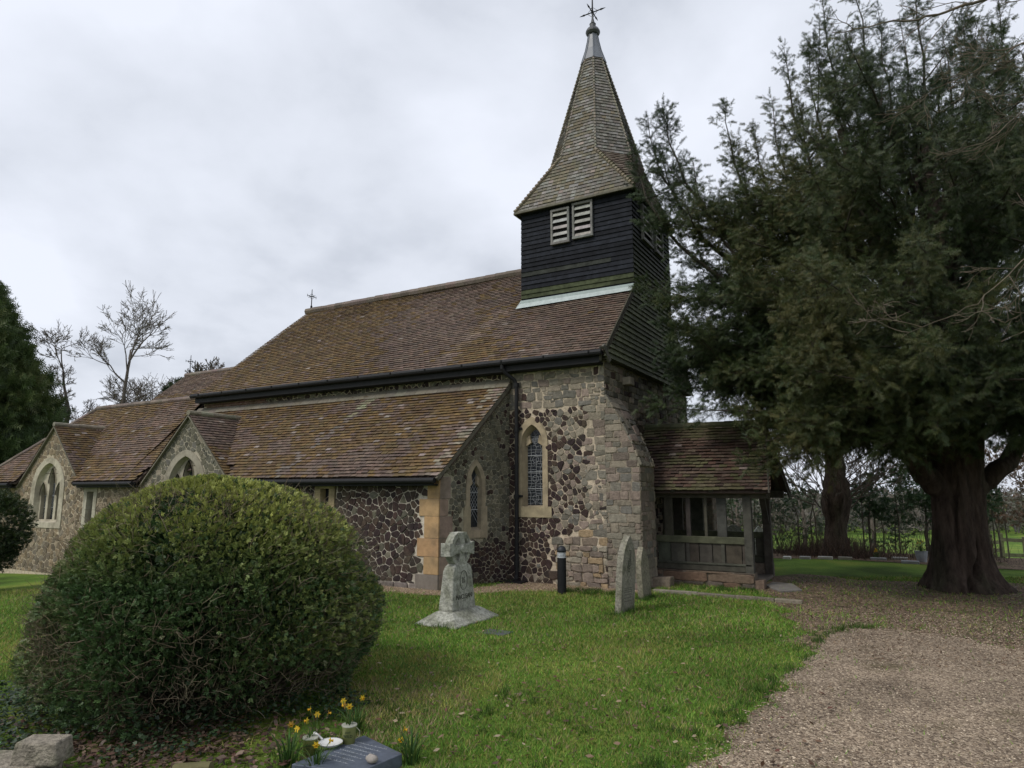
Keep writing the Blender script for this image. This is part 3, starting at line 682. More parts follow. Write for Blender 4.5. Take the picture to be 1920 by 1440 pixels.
mb.add([(-5.105, 12.86, 4.66), (-5.105, 19.4, 4.66), (-5.105, 16.13, 8.0)], [(0, 1, 2)], (.012, .012, .012))
mb.box((-5.22, 12.9, 4.64), (-5.1, 19.38, 4.7), (.06, .06, .04))
tower = part('tower', mb, M_board, label='black weatherboarded bell tower with green-stained lower boards')
mb = MB()
mb.beam((-5.09, 12.66, 4.88), (-5.06, 12.92, 4.58), .05, .1, (.09, .085, .07)); mb.beam((-5.16, 12.68, 4.86), (-5.2, 12.75, 4.58), .05, .08, (.07, .065, .05)); sub('verge_board', mb, M_wood, tower)
def louvre(fr, x0, x1, z0, z1):
    O, U, W, Nn = fr; P = lambda x, z, d: O+U*x+W*z+Nn*d
    mb = MB(); c = (.17, .165, .155)
    for a, b in (((x0, z0), (x0, z1)), ((x1, z0), (x1, z1))): mb.beam(P(*a, .06), P(*b, .06), .05, .07, jc(c, .1), up=Nn)
    for a, b in (((x0-.03, z0), (x1+.03, z0)), ((x0-.03, z1), (x1+.03, z1))): mb.beam(P(*a, .062), P(*b, .062), .055, .075, jc(c, .1), up=Nn)
    o = sub('louvre_window', mb, M_wood, tower)
    n = 5; s = MB()
    for i in range(n):
        z = z0+(i+.45)*(z1-z0)/n
        vs = [P(x0+.02, z-.045, .085), P(x1-.02, z-.045, .085), P(x1-.02, z+.035, .045), P(x0+.02, z+.035, .045)]
        s.add([v for v in vs]+[v-W*.018 for v in vs], [(0, 1, 2, 3), (7, 6, 5, 4), (0, 4, 5, 1), (1, 5, 6, 2), (3, 2, 6, 7)], jc((.30, .29, .27), .15))
    p = s.build('slats', M_wood, tower); d = MB(); d.add([P(x0, z0, .034), P(x1, z0, .034), P(x1, z1, .034), P(x0, z1, .034)], [(0, 1, 2, 3)]); d.build('opening', M_dark, tower)
for a in ((-7.18, -6.72, 8.08, 8.95), (-6.58, -6.09, 8.12, 9.0)): louvre(frT, *a)
for a in ((15.28, 15.98, 8.05, 8.92), (16.28, 16.86, 8.05, 8.95)): louvre(frTW, *a)
mb = MB()
mb.add([(-8.2, 14.5, 6.515), (-5.09, 14.5, 6.54), (-5.09, 14.605, 6.70), (-8.1, 14.605, 6.69)], [(0, 1, 2, 3)], (.36, .41, .40)); mb.add([(-8.2, 14.5, 6.515), (-8.1, 14.605, 6.70), (-8.1, 14.9, 7.0), (-8.2, 14.9, 6.92)], [(0, 1, 2, 3), (3, 2, 1, 0)], (.36, .41, .40))
mb.box((-8.1, 14.58, 6.6), (-5.07, 14.61, 6.73), (.34, .40, .39)); sub('lead_flashing', mb, M_lead, tower)

# ---- spire
cxs, cys = -6.59, 16.13
def sq(z): return 1.76-.52*(z-9.0)
def ap(z): return .265+(13.9-z)*.272
def oct_pt(z, k): r = ap(z)/math.cos(PI/8); t = PI/8+k*PI/4; return Vector((cxs+r*math.cos(t), cys+r*math.sin(t), z))
SH = [(.155, .143, .125), (.18, .17, .152), (.13, .118, .10), (.21, .20, .182), (.16, .146, .122)]; SHM = [(.15, .128, .085), (.135, .115, .075), (.13, .118, .085)]
ZB = 10.5
mb = MB()
for k in range(8):                       # face between arris k and k+1
    z0 = ZB; A, B = oct_pt(z0, k), oct_pt(z0, k+1); A1, B1 = oct_pt(13.9, k), oct_pt(13.9, k+1)
    U_ = (B-A).normalized(); m0 = (A+B)/2; m1 = (A1+B1)/2; V_ = (m1-m0); Lv = V_.length; w0 = (B-A).length/2; w1_ = (B1-A1).length/2
    south = (k in (5, 4)); fcol = roofcol(80+k, (lambda x, y: -.05+.2*ss(3, 1, y)) if south else (lambda x, y: -.3), .05, pal=SH, mc=SHM, sc=1.2)
    tiles(mb, m0, U_, V_, [(-w0, 0), (w0, 0), (w1_, Lv), (-w1_, Lv)], .105, .13, fcol, h=.024, jit=.005)
    slab(mb, m0, U_, V_, [(-w0, 0), (w0, 0), (w1_, Lv), (-w1_, Lv)], .05, off=-.01)
HB = 1.62; SK = [(.12, .09, .068), (.14, .11, .085), (.105, .08, .06), (.16, .13, .10)]
for k, (dx, dy, ka) in enumerate(((0, -1, 5), (1, 0, 7), (0, 1, 1), (-1, 0, 3))):      # four slopes of the skirt
    h1 = ap(ZB); m0 = Vector((cxs+dx*HB, cys+dy*HB, 9.09)); m1 = Vector((cxs+dx*h1, cys+dy*h1, ZB)); U_ = Vector((-dy, dx, 0)); V_ = m1-m0; Lv = V_.length; ht = h1*math.tan(PI/8)
    P_ = [(-HB, 0), (HB, 0), (ht, Lv), (-ht, Lv)]; fcol = roofcol(90+k, (lambda x, y: .02) if k == 0 else (lambda x, y: -.2), .04, pal=SH if k == 0 else SK, mc=SHM, sc=1.2)
    tiles(mb, m0, U_, V_, P_, .105, .13, fcol, h=.024, jit=.005); slab(mb, m0, U_, V_, P_, .06, (.03, .028, .026), off=-.01)
for k in (0, 2, 4, 6):                   # and the four sloping triangles that close its corners
    t = PI/4+k*PI/4; cor = Vector((cxs+HB*(1 if math.cos(t) > 0 else -1), cys+HB*(1 if math.sin(t) > 0 else -1), 9.09)); A, B = oct_pt(ZB, k), oct_pt(ZB, k+1)
    U_ = (B-A).normalized(); V_ = (A+B)/2-cor; Lv = V_.length; w0 = (B-A).length/2; P_ = [(-.002, 0), (.002, 0), (w0, Lv), (-w0, Lv)]
    tiles(mb, cor, U_, V_, P_, .105, .13, roofcol(99+k, lambda x, y: -.2, .04, pal=SK, mc=SHM, sc=1.2), h=.024, jit=.005); slab(mb, cor, U_, V_, P_, .05, (.03, .028, .026), off=-.01)
spire = part('spire', mb, M_shing, label='octagonal oak-shingled spire on a spreading square skirt')
for k in range(8):
    mb = MB()
    for i in range(32):
        za = ZB+.02+i*.106; a = oct_pt(za, k); b = oct_pt(min(za+.125, 13.9), k)
        o = (a-Vector((cxs, cys, a.z))).normalized()*.012; mb.tube([a+o*1.7, b+o*.3], [.030, .022], 6, jc((.19, .17, .135), .2))
    sub('hip_shingles', mb, M_shing, spire)
for sx, sy, k in ((1, -1, 6), (-1, -1, 5), (1, 1, 1), (-1, 1, 2)):
    mb = MB(); a0 = Vector((cxs+sx*HB, cys+sy*HB, 9.09)); b0 = oct_pt(ZB+.02, k)
    for i in range(17):
        a = a0.lerp(b0, i/17); b = a0.lerp(b0, (i+1.15)/17); o = Vector((sx*.4, sy*.4, .8)).normalized()*.02; mb.tube([a+o*1.8, b+o*.6], [.06, .045], 6, jc((.17, .14, .10), .2))
    sub('hip_shingles', mb, M_shing, spire)
mb = MB(); q = 1.64
for a, b in (((-q, -q), (q, -q)), ((q, -q), (q, q)), ((q, q), (-q, q)), ((-q, q), (-q, -q))): mb.beam((cxs+a[0], cys+a[1], 9.075), (cxs+b[0], cys+b[1], 9.075), .05, .05, (.13, .12, .09))
mb.box((cxs-1.58, cys-1.58, 9.06), (cxs+1.58, cys+1.58, 9.09), (.03, .03, .03)); sub('eaves_board', mb, M_wood, spire)
mb = MB(); n = 8
prof = [(.33, 13.8), (.30, 13.9), (.21, 14.2), (.15, 14.5), (.125, 14.68)]
vs = [(cxs+r/math.cos(PI/8)*math.cos(PI/8+k*PI/4), cys+r/math.cos(PI/8)*math.sin(PI/8+k*PI/4), z) for r, z in prof for k in range(8)]
mb.add(vs, [(i*8+k, i*8+(k+1) % 8, (i+1)*8+(k+1) % 8, (i+1)*8+k) for i in range(4) for k in range(8)], (.13, .14, .16))
for k in range(8):
    t = PI/8+k*PI/4
    for (r, z), (r2, z2) in zip(prof[:-1], prof[1:]): mb.beam((cxs+r/.924*math.cos(t), cys+r/.924*math.sin(t), z), (cxs+r2/.924*math.cos(t), cys+r2/.924*math.sin(t), z2), .025, .025, (.11, .12, .14))
sub('lead_cap', mb, M_lead, spire)
mb = MB(); mb.lathe([(.10, 14.66), (.17, 14.70), (.205, 14.76), (.205, 14.80), (.17, 14.87), (.09, 14.90), (.085, 15.02), (.095, 15.04), (.06, 15.08), (.03, 15.22), (.018, 15.4)], (cxs, cys, 0), 16, (.05, .052, .055)); sub('ball_finial', mb, M_lead, spire)
mb = MB(); c = (.02, .02, .02); zc = 15.42
mb.tube([(cxs, cys, 15.1), (cxs, cys, 15.6), (cxs+.01, cys, 16.3)], [.022, .022, .008], 6, c)
for dx, dy in ((1, 0), (-1, 0), (0, 1), (0, -1)):
    mb.tube([(cxs, cys, zc), (cxs+dx*.24, cys+dy*.24, zc), (cxs+dx*.25, cys+dy*.25, zc), (cxs+dx*.4, cys+dy*.4, zc)], [.016, .016, .028, .004], 6, c)
    mb.tube([(cxs+dx*.16, cys+dy*.16, zc), (cxs, cys, zc+.16)], .006, 5, c); mb.tube([(cxs+dx*.16, cys+dy*.16, zc), (cxs, cys, zc-.16)], .006, 5, c)
sub('iron_cross', mb, M_iron, spire)
# ridge crosses
for x, z, h in ((-17.25, 8.1, .75), (-23.7, 6.42, .75)):
    mb = MB(); y = 16.13; mb.tube([(x, y, z), (x, y, z+h)], [.02, .012], 6); mb.tube([(x, y-.2, z+h*.66), (x, y+.2, z+h*.66)], .011, 5); mb.tube([(x-.16, y, z+h*.66), (x+.16, y, z+h*.66)], .011, 5)
    for s in (-1, 1):
        mb.tube([(x, y+s*.2, z+h*.60), (x, y+s*.2, z+h*.72)], .008, 5); mb.tube([(x, y+s*.12, z+h*.66), (x, y, z+h*.8)], .006, 5); mb.tube([(x, y+s*.12, z+h*.66), (x, y, z+h*.52)], .006, 5)
    mb.tube([(x, y, z), (x, y, z+.16)], .035, 8); part('ridge_cross', mb, M_iron)

# ---- timber porch
porch = empty('porch', (-4, 15.5, 0), label='low open timber porch with tiled roof and oak rails, under the edge of the yew', cat='porch')
def pp(name, mb, m, parent=None, **kw):
    p = parent or porch; o = mb.build(name, m, p, **kw)
    if p is porch: o.location = (4, -15.5, 0)
    return o
OAK = (.062, .058, .045); YN = 16.6; PR = 15.5; PZ = 3.38
def oak(a=.2): return jc(OAK, a)
for side, y in (('s', 14.39), ('n', YN)):
    sg = 1 if side == 's' else -1
    mb = MB(); mb.box((-5.2, y-.03, .30), (-2.72, y+.09, .42), oak()); mb.box((-5.2, y-.05, .42), (-2.7, y+.1, .46), oak()); pp('sill', mb, M_wood, bevel=.008)
    mb = MB(); mb.box((-5.2, y-.035, .845), (-2.75, y+.075, .985), jc((.08, .085, .05), .1)); pp('rail', mb, M_wood, bevel=.01)
    mb = MB(); x = -5.2
    while x < -2.85:
        w = random.uniform(.24, .34); mb.box((x, y+.0, .46), (min(x+w-.016, -2.83), y+.022, .85), oak(.35)); x += w
    for x in (-4.72, -4.02, -3.3): mb.box((x, y-.015, .46), (x+.07, y+.04, .85), oak(.3))
    pp('lower_panels', mb, M_wood, bevel=.004)
    xs = [(-5.2, -4.95), (-4.47, -4.29), (-4.0, -3.91), (-3.62, -3.56), (-3.36, -3.17)] if sg > 0 else [(-5.2, -4.7), (-4.5, -4.2)]
    for a, b in xs:
        mb = MB(); mb.box((a, y-.01, .98), (b, y+.06, 1.8), oak(.35)); pp('mullion', mb, M_wood, bevel=.006)
    mb = MB(); mb.beam((-5.2, y+.03, 1.86), (-2.35, y+.03, 1.84), .13, .16, oak()); pp('wall_plate', mb, M_wood, bevel=.01)
for x, y, w in ((-2.75, 14.42, .16), (-2.74, YN-.05, .17)):
    mb = MB(); mb.prism([(x-w/2, y-w/2), (x+w/2, y-w/2), (x+w/2, y+w/2), (x-w/2, y+w/2)], .02, 1.82, oak(.15)); pp('post', mb, M_wood, bevel=.012)
mb = MB(); mb.beam((-2.73, 16.45, 1.2), (-2.73, 15.9, 1.95), .08, .12, oak(), up=(1, 0, 0)); pp('brace', mb, M_wood)
mb = MB(); mb.box((-2.79, 14.5, 1.95), (-2.66, YN-.1, 2.1), oak())
mb.beam((-2.5, 14.15, 1.9), (-2.5, PR, PZ-.1), .1, .14, oak()); mb.beam((-2.5, 16.85, 1.9), (-2.5, PR, PZ-.1), .1, .14, oak())
for x in (-5.0, -4.2, -3.4): mb.beam((x, 14.15, 1.88), (x, PR, PZ-.12), .09, .1, oak()); mb.beam((x, 16.85, 1.88), (x, PR, PZ-.12), .09, .1, oak())
pp('roof_frame', mb, M_wood, bevel=.008)
mb = MB()
for i in range(11):
    y = 14.42+i*.2; zt = PZ-.08-abs(y+.1-PR)*1.05
    if zt > 2.1: mb.box((-2.66, y, 2.1), (-2.64, y+.188, zt), oak(.3))
pp('gable_boards', mb, M_wood)
frP = (Vector((0, 14.33, 0)), Vector((1, 0, 0)), Vector((0, 0, 1)), Vector((0, -1, 0)))
mb = MB(); mb.box((-5.2, 14.331, -.2), (-2.66, 14.62, .29), (.16, .13, .10))
coursed(mb, frP, [(-5.0, -.1), (-2.66, -.1), (-2.66, .29), (-5.0, .29)], (.16, .2), (.5, 1.1), lambda c, rs: (pick([(.15, .095, .065), (.12, .09, .07), (.17, .12, .085), (.10, .08, .065)], rs), .008, .04), seed=77)
mb.box((-2.66, 14.33, -.1), (-2.5, 14.62, .16), (.17, .12, .09), .015)
pp('stone_plinth', mb, M_stone)
mb = MB(); mb.box((-5.2, YN-.1, -.2), (-2.66, YN+.13, .29), (.16, .13, .10)); pp('stone_plinth', mb, M_stone)
mb = MB(); mb.box((-5.2, 14.6, -.1), (-2.66, YN-.12, .06), (.16, .14, .12)); pp('floor', mb, M_ash)
vS = Vector((0, PR-14.1, PZ-1.92)); LS = vS.length; vS.normalize()
PC = roofcol(101, lambda x, y: .05+.3*ss(.8, .1, y)+.25*ss(1.6, 2.0, y)-.25*ss(.3, .9, y)*ss(2, 1.2, y), .02, pal=[(.085, .055, .042), (.070, .048, .039), (.10, .060, .045), (.125, .09, .066)], mc=[(.10, .094, .045), (.12, .10, .06), (.105, .098, .05)], sc=1.1)
mb = MB(); tiles(mb, (0, 14.1, 1.92), (1, 0, 0), vS, [(-5.2, 0), (-2.22, 0), (-2.44, LS), (-5.2, LS)], .095, .165, PC, h=.036, jit=.013, sag=lambda x, y: .03*nz(x*.9, y*.9, 4))
slab(mb, (0, 14.1, 1.92), (1, 0, 0), vS, [(-5.2, 0), (-2.24, 0), (-2.46, LS), (-5.2, LS)], .09, off=-.06)
slab(mb, (0, 2*PR-14.1, 1.92), (-1, 0, 0), Vector((0, -vS.y, vS.z)), [(2.24, 0), (5.2, 0), (5.2, LS), (2.46, LS)], .05)
rf = pp('roof', mb, M_tile, label='worn porch roof, brown and green with moss')
mb = MB(); ridge(mb, (-5.2, PR, PZ+.02), (-2.43, PR, PZ), .09, .3, (.08, .08, .045)); sub('ridge_tiles', mb, M_tile, rf)
mb = MB(); mb.beam((-2.26, 14.06, 1.82), (-2.48, PR, PZ-.07), .03, .17, (.06, .055, .045)); pp('bargeboard', mb, M_wood)
mb = MB(); mb.beam((-2.26, 2*PR-14.06, 1.82), (-2.48, PR, PZ-.07), .03, .17, (.06, .055, .045)); pp('bargeboard', mb, M_wood)

# ================================================================ GROUND
def ground_mat():
    m, nt, b = new_mat('turf'); N = nt.nodes; L = nt.links
    tc = N.new('ShaderNodeTexCoord'); g = N.new('ShaderNodeTexNoise'); g.inputs['Scale'].default_value = .45; g.inputs['Detail'].default_value = 9; g.inputs['Roughness'].default_value = .62
    L.new(tc.outputs['Object'], g.inputs['Vector'])
    r = N.new('ShaderNodeValToRGB'); e = r.color_ramp.elements; e[0].position = .36; e[0].color = (.045, .078, .014, 1); e[1].position = .66; e[1].color = (.17, .21, .04, 1)
    k = e.new(.5); k.color = (.095, .165, .026, 1); L.new(g.outputs['Fac'], r.inputs['Fac'])
    h = N.new('ShaderNodeTexNoise'); h.inputs['Scale'].default_value = 28; h.inputs['Detail'].default_value = 8; h.inputs['Roughness'].default_value = .7; L.new(tc.outputs['Object'], h.inputs['Vector'])
    mr = N.new('ShaderNodeMapRange'); mr.inputs['From Min'].default_value = .3; mr.inputs['From Max'].default_value = .7; mr.inputs['To Min'].default_value = .55; mr.inputs['To Max'].default_value = 1.4; L.new(h.outputs['Fac'], mr.inputs['Value'])
    vm = N.new('ShaderNodeVectorMath'); vm.operation = 'SCALE'; L.new(r.outputs['Color'], vm.inputs[0]); L.new(mr.outputs['Result'], vm.inputs['Scale'])
    bp = N.new('ShaderNodeBump'); bp.inputs['Strength'].default_value = .8; bp.inputs['Distance'].default_value = .03; L.new(h.outputs['Fac'], bp.inputs['Height']); L.new(bp.outputs['Normal'], b.inputs['Normal'])
    L.new(vm.outputs['Vector'], b.inputs['Base Color']); b.inputs['Roughness'].default_value = .95; b.inputs['Specular IOR Level'].default_value = .1
    return m
def gravel_mat(name, c1, c2, c3, sc=55., moss=None, thr=(.52, .62)):
    m, nt, b = new_mat(name); N = nt.nodes; L = nt.links
    tc = N.new('ShaderNodeTexCoord'); v = N.new('ShaderNodeTexVoronoi'); v.inputs['Scale'].default_value = sc; L.new(tc.outputs['Object'], v.inputs['Vector'])
    sx = N.new('ShaderNodeSeparateColor'); L.new(v.outputs['Color'], sx.inputs['Color'])
    r = N.new('ShaderNodeValToRGB'); e = r.color_ramp.elements; e[0].position = 0; e[0].color = (*c1, 1); e[1].position = 1; e[1].color = (*c3, 1); k = e.new(.55); k.color = (*c2, 1); L.new(sx.outputs['Red'], r.inputs['Fac'])
    n = N.new('ShaderNodeTexNoise'); n.inputs['Scale'].default_value = 1.1; n.inputs['Detail'].default_value = 8; n.inputs['Roughness'].default_value = .65; L.new(tc.outputs['Object'], n.inputs['Vector'])
    mr = N.new('ShaderNodeMapRange'); mr.inputs['From Min'].default_value = .3; mr.inputs['From Max'].default_value = .7; mr.inputs['To Min'].default_value = .6; mr.inputs['To Max'].default_value = 1.35; L.new(n.outputs['Fac'], mr.inputs['Value'])
    vm = N.new('ShaderNodeVectorMath'); vm.operation = 'SCALE'; L.new(r.outputs['Color'], vm.inputs[0]); L.new(mr.outputs['Result'], vm.inputs['Scale']); c = vm.outputs['Vector']
    if moss:
        n2 = N.new('ShaderNodeTexNoise'); n2.inputs['Scale'].default_value = .9; n2.inputs['Detail'].default_value = 10; n2.inputs['Roughness'].default_value = .7; mp = N.new('ShaderNodeMapping'); mp.inputs['Location'].default_value = (3, 7, 0); L.new(tc.outputs['Object'], mp.inputs['Vector']); L.new(mp.outputs['Vector'], n2.inputs['Vector'])
        m2 = N.new('ShaderNodeMapRange'); m2.inputs['From Min'].default_value = thr[0]; m2.inputs['From Max'].default_value = thr[1]; m2.inputs['To Max'].default_value = .8; L.new(n2.outputs['Fac'], m2.inputs['Value'])
        mx = N.new('ShaderNodeMixRGB'); mx.inputs['Color2'].default_value = (*moss, 1); L.new(m2.outputs['Result'], mx.inputs['Fac']); L.new(c, mx.inputs['Color1']); c = mx.outputs['Color']
    L.new(c, b.inputs['Base Color']); b.inputs['Roughness'].default_value = .95; b.inputs['Specular IOR Level'].default_value = .15
    bp = N.new('ShaderNodeBump'); bp.inputs['Strength'].default_value = .9; bp.inputs['Distance'].default_value = .012; bp.invert = True; L.new(v.outputs['Distance'], bp.inputs['Height']); L.new(bp.outputs['Normal'], b.inputs['Normal'])
    return m
# one sheet to the horizon, cells growing with distance
rad = [0]+list(np.geomspace(1.2, 900, 74)); na = 120; V = []; F = []
for r in rad[1:]:
    for k in range(na):
        t = 2*PI*k/na; x = -3+r*math.cos(t); y = 6+r*math.sin(t); V.append((x, y, gz(x, y)+(.25*nz(x*.03, y*.03) if r > 40 else 0)))
nr = len(rad)-1
for i in range(nr-1):
    for k in range(na): F.append((i*na+k, (i+1)*na+k, (i+1)*na+(k+1) % na, i*na+(k+1) % na))
c0 = len(V); V.append((-3, 6, 0)); mb = MB(); mb.v = V; mb.f = F+[(k, (k+1) % na, c0) for k in range(na)]; mb.c = [(1, 1, 1)]*len(mb.f)
mb.build('ground', ground_mat(), smooth=True, kind='structure')
def ribbon(name, pts, m, z=.004, wob=.06, kind='structure', step=.25, **kw):
    P = []
    for i in range(len(pts)):
        a = Vector((*pts[i], 0)); b = Vector((*pts[(i+1) % len(pts)], 0)); n = max(1, int((b-a).length/step))
        for k in range(n):
            q = a.lerp(b, k/n); q.x += wob*2*nz(q.x*2.3, q.y*2.3, 4)+wob*nz(q.x*9, q.y*9, 4); q.y += wob*2*nz(q.x*2.3, q.y*2.3, 14)+wob*nz(q.x*9, q.y*9, 24); P.append((q.x, q.y))
    tris = tessellate_polygon([[Vector((x, y, 0)) for x, y in P]]); mb = MB()
    for t in tris:
        a, b, c = (P[i] for i in t); o = tuple(t) if (b[0]-a[0])*(c[1]-a[1])-(b[1]-a[1])*(c[0]-a[0]) > 0 else tuple(reversed(t)); mb.f.append(list(o)); mb.c.append((1, 1, 1))
    mb.v = [(x, y, max(gz(x, y), -.0)+z) for x, y in P]
    mb.build(name, m, kind=kind, **kw); return P
PATH = [(-2.0, 3.6), (-1.55, 4.6), (-1.42, 5.1), (-1.33, 5.9), (-1.24, 6.6), (-1.18, 7.6), (-1.08, 8.7), (-.98, 9.7), (-.90, 10.6), (-.45, 11.15), (.3, 11.1), (.95, 10.6), (1.35, 10.0), (1.45, 9.2), (1.6, 8.2), (2.1, 6.5), (2.6, 4.5), (2.6, 2.0), (-1, 2.0)]
LITTER = [(-1.35, 9.4), (-1.5, 10.8), (-1.8, 12.2), (-2.2, 13.3), (-2.65, 14.4), (-2.65, 16.6), (-2.2, 17.4), (-1.0, 16.9), (0, 17.1), (1.5, 17.9), (4, 18.5), (6, 17.5), (6.5, 12), (4.5, 9), (2.9, 7.5), (1.3, 8.5), (-.6, 9.0)]
STRIP = [(-9.6, 10.35), (-7.95, 10.42), (-7.2, 10.6), (-6.8, 11.6), (-5.9, 12.1), (-5.2, 12.45), (-4.3, 12.72), (-4.3, 13.2), (-5.3, 13.05), (-7.3, 13.05), (-7.7, 11.0), (-9.6, 11.1)]
M_path = gravel_mat('gravel_path', (.085, .062, .045), (.23, .178, .128), (.41, .33, .24), 62, moss=(.075, .062, .028), thr=(.57, .68))
M_litter = gravel_mat('leaf_litter', (.060, .042, .030), (.125, .088, .062), (.30, .22, .15), 40, moss=(.065, .068, .022))
M_strip = gravel_mat('gravel_strip', (.12, .085, .055), (.24, .17, .11), (.38, .29, .19), 60)
P_l = ribbon('soil_under_yew', LITTER, M_litter, .004, .16)
P_p = ribbon('gravel_path', PATH, M_path, .008, .09, step=.1)
P_s = ribbon('gravel_strip', STRIP, M_strip, .004, .03)
BED = [(-7, 21.2), (-3.4, 21.0), (-1.5, 21.7), (.2, 21.3), (1.2, 20.6), (5, 22), (6, 24.5), (0, 24.5), (-7, 24)]
P_b = ribbon('planting_bed', BED, M_litter, .012, .1)
# loose stones standing proud on the path (too many to count)
def pebbles(name, poly, n, pal, size, kind='stuff', z0=.008, flat=.5, near=None, fray=.07):
    tv = np.array([(1, 0, 0), (.3, .9, .1), (-.8, .6, 0), (-.9, -.4, .1), (.1, -1, 0), (.1, 0, 1.), (0, 0, -.5)], float); tv[:, 2] *= flat
    tf = np.array([(0, 1, 5), (1, 2, 5), (2, 3, 5), (3, 4, 5), (4, 0, 5)])
    xs = [p[0] for p in poly]; ys = [p[1] for p in poly]; P = []
    while len(P) < n:
        x = random.uniform(min(xs)-.2, max(xs)+.2); y = random.uniform(min(ys)-.2, max(ys)+.2)
        if near and random.random() > near(x, y): continue
        if inside((x+random.gauss(0, fray), y+random.gauss(0, fray)), poly): P.append((x, y, z0+max(gz(x, y), -.4)))
    P = np.array(P); a = rng.uniform(0, 2*PI, n); R = np.zeros((n, 3, 3)); R[:, 0, 0] = np.cos(a); R[:, 0, 1] = -np.sin(a); R[:, 1, 0] = np.sin(a); R[:, 1, 1] = np.cos(a); R[:, 2, 2] = 1
    C = np.array(pal)[rng.integers(0, len(pal), n)]*rng.uniform(.75, 1.25, (n, 1)); V, F, Cc = scatter(tv, tf, P, R, rng.uniform(size[0], size[1], n), C)
    return bulk(name, V, F, Cc, M_twig, kind=kind)
GP = [(.09, .066, .045), (.23, .175, .118), (.32, .25, .172), (.46, .38, .28), (.15, .11, .075), (.20, .15, .105)]
pebbles('gravel', PATH, 52000, GP, (.004, .011), near=lambda x, y: min(1, 20/((x*x+y*y))))
pebbles('gravel', [(-1.3, 9.2), (-1.1, 11.5), (-.4, 12.6), (1.5, 12.9), (3.4, 12.2), (3.6, 9), (1.6, 8.2), (1.2, 9.6), (.8, 10.5), (-.6, 10.6), (-.9, 9.6)], 17000, GP, (.006, .013), z0=.006, fray=.5)
pebbles('gravel', STRIP, 7000, [(.2, .14, .09), (.33, .25, .16), (.42, .33, .23), (.14, .10, .07)], (.006, .014))

# grass blades (the lawn one could walk on)
def lawn():
    OBJ = []
    n = 560000
    D = 3.1+rng.random(n)**1.15*12.5; lat = (rng.random(n)*2-1)*(.80*D+.3)
    P = D[:, None]*FH[None]+lat[:, None]*RT[None]; X, Y = P[:, 0], P[:, 1]
    jx = rng.normal(0, .075, n)+.07*np.sin(X*9+Y*7)+.05*np.sin(X*23-Y*17); X0, Y0 = X, Y
    def inpoly(poly):
        X = X0+jx; Y = Y0+jx[::-1]*.7; r = np.zeros(len(X), bool); k = len(poly)
        for i in range(k):
            x0, y0 = poly[i]; x1, y1 = poly[(i+1) % k]
            if y0 == y1: continue
            c = ((y0 > Y) != (y1 > Y)) & (X < (x1-x0)*(Y-y0)/(y1-y0)+x0); r ^= c
        return r
    nzv = np.sin(X*1.7+1.3*np.sin(Y*1.1))*np.cos(Y*1.9+1.7*np.sin(X*.8)); nz2 = np.sin(X*6.1+2*np.sin(Y*4.3))*np.cos(Y*5.7+2*np.sin(X*5.1)); nz3 = np.sin(X*.9+.5)*np.sin(Y*.7+1.1*np.sin(X*.5))
    path = inpoly(P_p); lit = inpoly(P_l); strip = inpoly(P_s)
    dead = path & (rng.random(n) > .012) | (lit & (rng.random(n) > .10+.25*(nz2+nzv > .7)*(Y < 12))) | (strip & (rng.random(n) > .02))
    church_ = ((Y > 10.95) & (X < -7.9)) | ((Y > 12.9) & (X < -4.4)) | ((Y > 14.2) & (X < -2.3) & (X > -5.5))
    bush = ((X+6.15)**2+(Y-4.4)**2 < 1.5**2)
    bareb = (((X+5.3)**2+(Y-3.6)**2 < 1.45**2) & (rng.random(n) > .12))
    stone = (X > -3.78) & (X < -3.1) & (Y > 3.45) & (Y < 4.15)
    thin = rng.random(n) < .16*(nz2 > .2)+.1
    keep = ~(dead | church_ | bush | bareb | stone | thin); X = X[keep]; Y = Y[keep]; D = D[keep]; a1 = nzv[keep]; a2 = nz2[keep]; a3 = nz3[keep]; n = len(X); lit_ = lit[keep]
    Z = np.array([gz(x, y) for x, y in zip(X, Y)]) if False else -.47*np.clip((-11-X)/11, 0, 1)**2*(3-2*np.clip((-11-X)/11, 0, 1))
    h = rng.uniform(.014, .046, n)*(1+.5*a2)*(1+.25*(D > 8)); w = .0022+.00042*D; ang = rng.uniform(0, 2*PI, n); lean = rng.uniform(.2, 1.2, n)*h; la = rng.uniform(0, 2*PI, n)
    B = np.stack([X, Y, Z], 1); sx = np.stack([np.cos(ang)*w, np.sin(ang)*w, 0*w], 1); T = B+np.stack([np.cos(la)*lean, np.sin(la)*lean, h], 1)
    V = np.stack([B-sx, B+sx, T], 1).reshape(-1, 3); F = np.arange(3*n).reshape(n, 3)
    c0 = np.array([.075, .155, .018]); c1 = np.array([.125, .225, .032]); c2 = np.array([.21, .205, .055]); c3 = np.array([.19, .15, .08]); c4 = np.array([.048, .10, .020])
    u = rng.random(n); base = np.where((u < .5)[:, None], c0, c1); base = np.where((u > .86)[:, None], c4, base)
    yel = (rng.random(n) < .22+.34*np.clip(a3+.2*a1, 0, 1)*(X < -2.5)+.45*((X+4.8)**2+(Y-5.6)**2 < 1.7)); base = np.where(yel[:, None], c2, base)
    br = (rng.random(n) < .08+.14*(a2 > .35)+.35*((X+4.3)**2+(Y-4.9)**2 < .9)); base = np.where(br[:, None], c3, base)
    C = base*(rng.uniform(.65, 1.3, n)*(1+.22*a1+.12*a2))[:, None]*1.38
    bulk('grass', V, F, C, M_grass, kind='stuff')
lawn()
